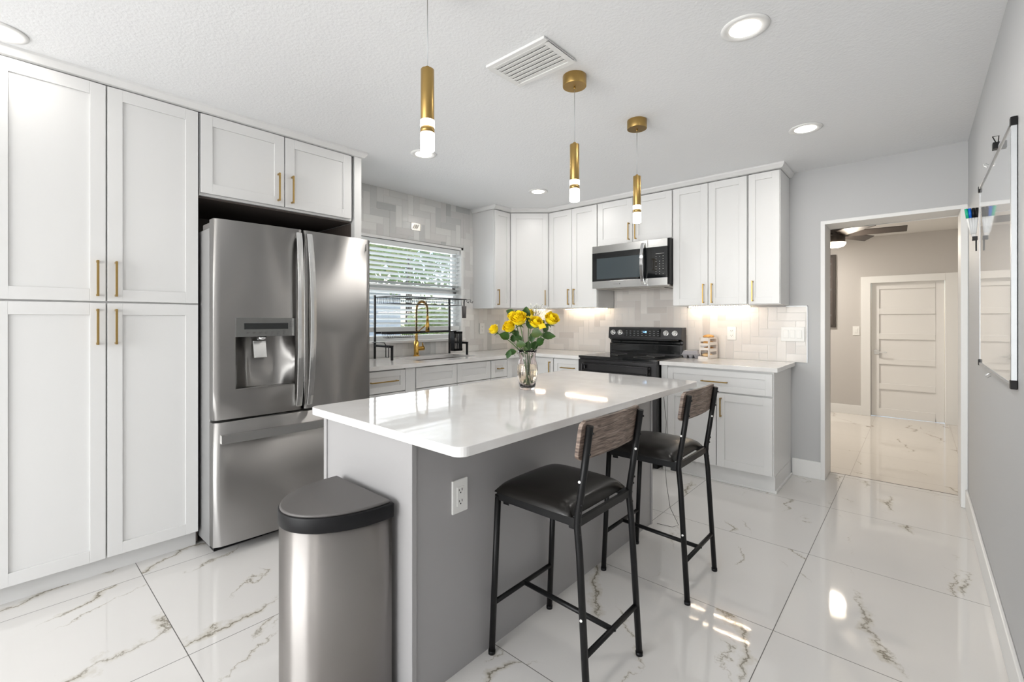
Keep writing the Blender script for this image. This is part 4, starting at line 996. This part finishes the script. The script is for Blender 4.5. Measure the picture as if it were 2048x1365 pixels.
# ------------------------------------------------------------------ bread box and egg carton
BXC, BYC = -1.375, 4.155
r = thing('food_container', (BXC, BYC, CT), 'white slotted upright container holding rolls, on the counter right of the range', 'container')
def local(mb, c=(BXC, BYC), a=R(-12)):
    mb.v = [(c[0] + (x * cos(a) - y * sin(a)), c[1] + (x * sin(a) + y * cos(a)), z) for x, y, z in mb.v]; return mb
hw, hd, t = .046, .068, .004; z0 = CT; H_ = .185
b = MB(); b.box(-hw, hw, -hd - .02, hd, z0, z0 + .008); b.box(-hw, hw, hd - t, hd, z0, z0 + H_)
for s_ in (-1, 1):   # sides with three long slots
    x0_, x1_ = (hw - t, hw) if s_ > 0 else (-hw, -hw + t)
    b.box(x0_, x1_, -hd, -hd + .016, z0, z0 + H_); b.box(x0_, x1_, hd - .016, hd, z0, z0 + H_)
    for k in range(4): zc = z0 + .008 + k * .056; b.box(x0_, x1_, -hd + .016, hd - .016, zc - (.008 if k == 0 else 0), min(zc + .028, z0 + H_))
b.box(-hw, hw, -hd, -hd + t, z0 + .075, z0 + .098); b.box(-hw, hw, -hd, -hd + t, z0 + .115, z0 + .135); b.box(-hw, hw, -hd, -hd + t, z0 + .155, z0 + H_)
b.box(-hw, -hw + .012, -hd, -hd + t, z0, z0 + H_); b.box(hw - .012, hw, -hd, -hd + t, z0, z0 + H_); b.box(-hw, hw, -hd - .022, -hd - .018, z0, z0 + .022)
obj('case', local(b), 'cream_plastic', r, .0012)
for k in range(4):
    b = MB(); b.ball((0, 0, 0), .040, n=10, sq=(1, 1.5 if k else 1.2, .48)); b.v = [(x, y + (-.02 if k == 0 else 0), z + CT + .032 + k * .0535) for x, y, z in b.v]
    o = obj('bread_roll', local(b), 'bread' if k else 'bread_crumb'); tag(o, ['pale roll at the bottom opening of the slotted container', 'brown roll, second up in the slotted container', 'brown roll, third up in the slotted container', 'brown roll poking out of the top of the slotted container'][k], 'bread', 'rolls in the slotted container')
r = thing('egg_carton', (-1.50, 4.13, CT), 'grey paper egg carton left of the slotted container', 'egg carton')
b = MB(); cx, cy = -1.505, 4.12
for i in range(2):
    for j in range(3): x, y = cx - .05 + j * .05, cy - .026 + i * .052; b.lathe([(0, 0), (.014, 0), (.025, .028), (.025, .032)], (x, y, CT), 12)
b.box(cx - .08, cx + .08, cy - .056, cy + .056, CT + .029, CT + .033); obj('tray', b, 'egg_grey', r)
b = MB(); b.prism(rrect(cx - .078, cx + .078, cy - .053, cy + .053, .02), CT + .033, CT + .068); 
nn = len(b.v) // 2
for i in range(nn, 2 * nn): x, y, z = b.v[i]; b.v[i] = (cx + (x - cx) * .82, cy + (y - cy) * .78, z)
obj('lid', b, 'egg_grey', r, .004)

# ------------------------------------------------------------------ vase and roses
VX, VY, VZ = -1.520, 1.836, IZ1
vb = thing('vase', (VX, VY, VZ), 'clear pink-tinted fluted glass vase standing on the island', 'vase')
outp = [(.036, 0), (.039, .004), (.040, .012), (.046, .040), (.0525, .075), (.0535, .100), (.050, .130), (.043, .155), (.041, .172), (.045, .190), (.0495, .206)]
inp = [(q - .0028, z) for q, z in outp[::-1] if z > .013] + [(.034, .014), (.0005, .013)]
obj('glass', MB().lathe([(.0005, 0)] + outp + inp, (VX, VY, VZ), 64, flute=.035), 'vase_glass', vb)
wp = [(.0005, .0135)] + [(q - .0034, z) for q, z in outp if .013 < z <= .130] + [(.0005, .130)]
o = obj('water', MB().lathe(wp, (VX, VY, VZ), 64, flute=.035), 'water', vb)
rv = Vector((.748, .663, 0)); fv = Vector((-.663, .748, 0))
def petal(mb, c, ax, Rm, h, wid, flare, a, mi=0, v0=.0):
    """cupped petal rooted at c, rising along ax; a = angle round the axis"""
    ax = Vector(ax).normalized(); t1 = ax.orthogonal().normalized(); t2 = ax.cross(t1)
    n_ = 6; vs = []; fs = []
    for i in range(n_ + 1):
        v = v0 + (1 - v0) * i / n_
        w_ = wid * (.55 + .45 * sin(pi * min(1, v * .9 + .1))) if v < .8 else wid * (.72 - (v - .8) * .9)
        for j in range(n_ + 1):
            u = j / n_ * 2 - 1; aa = a + u * w_
            rad = Rm * (sin(min(v, .62) / .62 * pi / 2) ** .75 - .10 * max(0, v - .5)) + flare * max(0, v - .62) ** 1.3 * 2.2 + .0012 * u * u
            up = h * v * (1 - .10 * u * u * v) - flare * max(0, v - .85) * 2.5
            d_ = t1 * cos(aa) + t2 * sin(aa); vs.append(Vector(c) + d_ * rad + ax * up)
    for i in range(n_):
        for j in range(n_): q = i * (n_ + 1) + j; fs.append((q, q + 1, q + n_ + 2, q + n_ + 1))
    mb.add(vs, fs, mi, True)
def bloom(c, ax, s, q):
    mb = MB()
    for (cnt, Rm, h, wid, fl) in ((2, .004, .064, 1.7, .0), (3, .008, .065, 1.25, .000), (3, .013, .065, 1.15, .002), (4, .018, .064, .95, .004), (5, .023, .061, .82, .007), (5, .028, .057, .82, .011), (6, .0325, .050, .74, .015)):
        a0 = q.uniform(0, 6.28)
        for k in range(cnt): petal(mb, c, ax, Rm * s, h * s * q.uniform(.94, 1.04), wid, fl * s, a0 + 2 * pi * k / cnt + q.uniform(-.12, .12))
    return mb
def leaf(mb, p, d, L_, w_, nrm=(0, 0, 1), droop=.25, mi=0):
    p, d, nrm = Vector(p), Vector(d).normalized(), Vector(nrm); s_ = d.cross(nrm).normalized(); up = s_.cross(d); n_ = 8; vs = []; fs = []
    for i in range(n_ + 1):
        t_ = i / n_; w2 = w_ * .5 * sin(pi * t_ ** .8) ** .85 * (1 + .10 * (i % 2)); c = p + d * L_ * t_ - Vector((0, 0, 1)) * droop * L_ * t_ * t_
        vs += [c - s_ * w2 + up * w2 * .25, c - s_ * w2 * .4, c, c + s_ * w2 * .4, c + s_ * w2 + up * w2 * .25]
    for i in range(n_):
        for j in range(4): fs.append((i * 5 + j, i * 5 + j + 1, i * 5 + 6 + j, i * 5 + 5 + j))
    mb.add(vs, fs, mi, True)
vc = Vector((VX, VY, VZ))
ros = [ # right, forward, z, scale, tilt right, label
    (-.172, .02, 1.192, .82, -.9, 'small yellow rose hanging out to the far left'),
    (-.092, -.025, 1.205, 1.0, -.55, 'yellow rose leaning left, just left of the biggest one'),
    (-.044, -.045, 1.245, 1.25, -.22, 'biggest yellow rose at the front of the bunch'),
    (-.072, .045, 1.262, .95, -.35, 'yellow rose half hidden at the back left of the bunch'),
    (.040, -.035, 1.228, 1.02, .15, 'yellow rose right of centre with loose petals'),
    (.010, .055, 1.275, .85, .05, 'yellow rose half hidden at the back behind a dark leaf'),
    (.122, -.005, 1.245, 1.12, .40, 'yellow rose standing at the right side of the bunch'),
]
q = random.Random(11)
for k, (a, f, z, s_, tl, lab) in enumerate(ros):
    top = Vector((VX, VY, z)) + rv * a + fv * f
    r = thing('rose', (VX, VY, VZ + .02), lab, 'rose', 'yellow roses in the vase')
    ax = (Vector((0, 0, 1)) + rv * tl + fv * (-.62 if f < 0 else -.2)).normalized()
    foot = Vector((VX, VY, VZ + .018)) + rv * (-a * .14) + fv * (.018 * cos(k * 2.1)); neck = Vector((VX, VY, VZ + .185)) + rv * max(-.028, min(.028, a * .30)) + fv * (.022 * sin(k * 2.4))
    pts = []; end_ = top - ax * .024 * s_
    for i in range(15):
        t_ = i / 14
        if t_ < .55: p_ = foot.lerp(neck, t_ / .55)
        else: w_ = (t_ - .55) / .45; p_ = neck.lerp(end_, w_) + Vector((0, 0, 1)) * .012 * sin(pi * w_)
        pts.append(p_)
    obj('stem', MB().tube(pts, .0024, 7), 'stem_green', r)
    mb = bloom(top - ax * .022 * s_, ax, s_ * .92, q)
    if k == 4:
        for (ag, ln) in ((2.4, .03), (5.3, .034)): petal(mb, top, ax, .036, .030, .6, .05, ag)
    bo = obj('bloom', mb, 'rose_yellow', r)
    top = top - ax * .022 * s_; mb = MB(); mb.ball(top - ax * .001, .009 * s_, n=6, sq=(1, 1, .9))
    for j in range(5): aa = 2 * pi * j / 5; t1 = ax.orthogonal().normalized(); t2 = ax.cross(t1); leaf(mb, top - ax * .004, (t1 * cos(aa) + t2 * sin(aa)) + ax * .2, .030 * s_, .008, ax, .1)
    obj('sepals', mb, 'stem_green', r)
# leaves grow on a few of the stems: each cluster belongs to its own rose
byl = [o for o in COL.objects if o.name.startswith('rose') and o.parent is None and not o.name.startswith('rose_')]
lv = [ # rose index, right, forward, z, direction (right, fwd, up), length, width, material
    (0, -.095, -.01, 1.150, (-.8, -.1, .55), .062, .046, 'leaf_green'), (0, -.058, -.02, 1.085, (-1, -.2, -.15), .060, .034, 'leaf_green'), (0, -.088, -.03, 1.088, (-.55, -.3, -1), .040, .028, 'leaf_green'),
    (3, -.070, .035, 1.275, (-1, .1, .75), .052, .036, 'leaf_green'), (3, -.045, .04, 1.28, (-.6, 0, .3), .032, .026, 'leaf_green'),
    (5, -.008, -.02, 1.245, (.02, -.1, 1), .088, .044, 'leaf_green'), (5, .012, -.03, 1.200, (-.1, -.2, 1), .075, .036, 'leaf_green'), (5, .020, -.02, 1.13, (.1, -.2, 1), .07, .03, 'leaf_green'),
    (2, -.060, -.04, 1.118, (1, -.3, .25), .056, .042, 'leaf_pale'), (2, -.030, -.03, 1.14, (-.7, -.2, .5), .05, .034, 'leaf_green'), (2, -.004, -.04, 1.07, (-.3, -.2, 1), .06, .022, 'leaf_pale'),
    (4, .018, -.05, 1.175, (.75, -.3, .15), .062, .054, 'leaf_pale'), (4, .046, -.03, 1.13, (.6, 0, .4), .05, .032, 'leaf_green'),
    (6, .075, -.02, 1.160, (1, -.1, .22), .072, .044, 'leaf_green'), (6, .062, .01, 1.205, (.5, -.1, 1), .058, .030, 'leaf_green'), (6, .055, 0, 1.11, (.5, .2, .8), .055, .03, 'leaf_green'), (6, .09, .0, 1.18, (.2, .1, 1), .06, .03, 'leaf_green'),
    (1, -.05, .0, 1.16, (-.5, .2, .8), .05, .034, 'leaf_green'), (1, -.03, .02, 1.10, (-.4, .2, 1), .055, .03, 'leaf_green'), (1, -.07, .01, 1.13, (-.2, .3, 1), .05, .03, 'leaf_green'), (5, .0, .03, 1.08, (.1, .3, 1), .07, .04, 'leaf_green'), (4, .03, .02, 1.09, (.3, .3, 1), .06, .04, 'leaf_green')]
for (i, a, f, z, d_, L_, w_, mt) in lv:
    p_ = Vector((VX, VY, z)) + rv * a + fv * f; dd_ = rv * d_[0] + fv * d_[1] + Vector((0, 0, d_[2])); mb = MB()
    leaf(mb, p_, dd_, L_, w_, (-fv * .9 + Vector((0, 0, .5))), .18); mb.cyl(p_, p_ - rv * a * .28 - Vector((0, 0, .028)) - fv * f * .3, .0011, n=5)
    obj('leaf', mb, mt, byl[i])
# baby's breath
r = thing('baby_breath', (VX, VY, VZ + .03), 'sprig of tiny white flowers at the top of the bunch', 'flower sprig')
b = MB(); e = MB(); root_ = Vector((VX, VY, VZ + .02)) + fv * .01; mid = Vector((VX, VY, 1.20)) + rv * .020 + fv * .04; b.tube([root_, Vector((VX, VY, VZ + .19)) + fv * .015, mid], .0012, 5)
for k in range(46):
    p_ = Vector((VX, VY, 1.305)) + rv * (.048 + q.gauss(0, .024)) + fv * (.045 + q.gauss(0, .014)) + Vector((0, 0, q.gauss(0, .018))); b.tube([mid, mid.lerp(p_, .5) + rv * q.uniform(-.006, .006), p_], .0004, 4); e.ball(p_, .0034, n=4)
obj('stalk', b, 'stem_green', r); obj('florets', e, 'tiny_flower', r)
# thin charger cord hanging at the far end of the island
b = MB(); b.tube([(-1.16, 2.70, .80), (-1.15, 2.72, .62), (-1.160, 2.72, .42), (-1.15, 2.72, .25), (-1.13, 2.73, .10), (-1.08, 2.735, .006), (-1.10, 2.69, .004), (-1.19, 2.675, .004)], .0016, 6)
o = obj('charger_cord', b, 'dark_plastic'); tag(o, 'thin dark cord dangling at the far end of the island', 'cord')

# ------------------------------------------------------------------ lower room: fan, poster
FXc, FYc = -.71, 6.42
r = thing('ceiling_fan', (FXc, FYc, HC), 'dark ceiling fan with a lit round lamp seen through the doorway', 'ceiling fan')
b = MB(); b.cyl((FXc, FYc, HC - .05), (FXc, FYc, HC), .07, n=24); b.cyl((FXc, FYc, 2.27), (FXc, FYc, HC - .04), .014, n=12); obj('downrod', b, 'fan_dark', r)
obj('motor', MB().cyl((FXc, FYc, 2.135), (FXc, FYc, 2.275), .095, n=36), 'fan_dark', r, .004)
obj('light_kit', MB().lathe([(.0005, -.055), (.05, -.053), (.085, -.04), (.10, -.018), (.102, 0), (.0005, 0)], (FXc, FYc, 2.132), 36), 'lamp_fan', r)
for k in range(6):
    a = R(4 + 60 * k); d_ = Vector((cos(a), sin(a), 0)); s_ = Vector((-sin(a), cos(a), 0)); c = Vector((FXc, FYc, 2.225))
    b = MB(); b.obox(c + d_ * .36, d_ * .27, s_ * .055 + Vector((0, 0, -.022)), Vector((0, 0, .004))); b.obox(c + d_ * .10, d_ * .03, s_ * .03, Vector((0, 0, .004))); obj('blade', b, 'fan_dark', r, .004)
light('fan_lamp', 'POINT', (FXc, FYc, 2.02), 34, (1, .89, .74), soft=.09)
light('hall_fill', 'AREA', (-1.7, 7.7, HC - .02), 55, (1, .93, .84), (0, 0, 0), .3)  # added fill lamp to brighten the lower room, belongs to no fixture
r = thing('framed_poster', (-1.35, HY, 1.7), 'tall dark framed poster on the far room wall', 'framed picture')
obj('frame', MB().box(-1.62, -.955, HY - .03, HY, 1.125, 2.258), 'fan_dark', r, .003)
obj('print', MB().box(-1.58, -.995, HY - .032, HY - .029, 1.165, 2.218), 'niche_dark', r)
b = MB(); q2 = random.Random(5)
for i in range(10):
    z = 1.20 + i * .1
    for j in range(8):
        x = -1.05 - j * .07; b.box(x, x + q2.uniform(.02, .04), HY - .0335, HY - .0318, z, z + .03)
obj('print_marks', b, 'print_grey', r)

# ------------------------------------------------------------------ outside the window
o = obj('ground', MB().box(-30, XL - .12, -12, 26, -.25, -.2), 'lawn'); o['kind'] = 'structure'
r = thing('neighbour_house', (-18, 9, -.2), 'pale house across the yard seen through the blind', 'house')
obj('wall', MB().box(-20, -18, 4.0, 12.5, -.2, 2.6), 'outer_white', r)
obj('window', MB().box(-18.01, -17.97, 8.0, 9.4, .6, 1.8), 'outer_dark', r)
b = MB(); b.add([(-20.3, 3.7, 2.6), (-17.7, 3.7, 2.6), (-17.7, 12.8, 2.6), (-20.3, 12.8, 2.6), (-19, 3.7, 3.5), (-19, 12.8, 3.5)], [(0, 1, 2, 3), (0, 1, 4), (1, 2, 5, 4), (2, 3, 5), (3, 0, 4, 5)]); obj('roof', b, 'outer_dark', r)
def bush(name, c, rad, n_, mat, label, trunk=None, seed=1, sz=.16):
    q3 = random.Random(seed); r = thing(name, (c[0], c[1], -.2), label, 'tree' if trunk else 'shrub'); mb = MB()
    for k in range(n_):
        while True:
            p_ = Vector([q3.uniform(-1, 1) for _ in range(3)])
            if .45 < p_.length < 1: break
        p_ = Vector((c[0] + p_.x * rad[0], c[1] + p_.y * rad[1], c[2] + p_.z * rad[2])); d_ = Vector([q3.gauss(0, 1) for _ in range(3)]).normalized(); u = d_.orthogonal().normalized(); s2 = sz * q3.uniform(.6, 1.3)
        mb.add([p_ - d_ * s2, p_ + u * s2 * .45, p_ + d_ * s2, p_ - u * s2 * .45], [(0, 1, 2, 3)])
    obj('foliage', mb, mat, r)
    b = MB(); b.tube([(c[0], c[1], -.2), (c[0] + .05, c[1], c[2] - rad[2] * .4), (c[0], c[1] + .1, c[2] + rad[2] * .3)], [.14 if trunk else .05, .1 if trunk else .04, .03], 8); obj('trunk', b, 'bark', r)
bush('tree', (-10.5, 5.6, 3.6), (1.5, 2.2, 1.5), 1500, 'foliage_b', 'leafy tree outside, left half of the window', True, 1)
bush('tree', (-14.2, 10.2, 4.3), (1.9, 3.2, 2.2), 1900, 'foliage_a', 'leafy tree outside, right half of the window', True, 2)
bush('shrub', (-8.2, 6.7, .75), (.7, 1.0, .85), 1300, 'foliage_b', 'bright green shrub outside the lower right of the window', None, 3, .11)
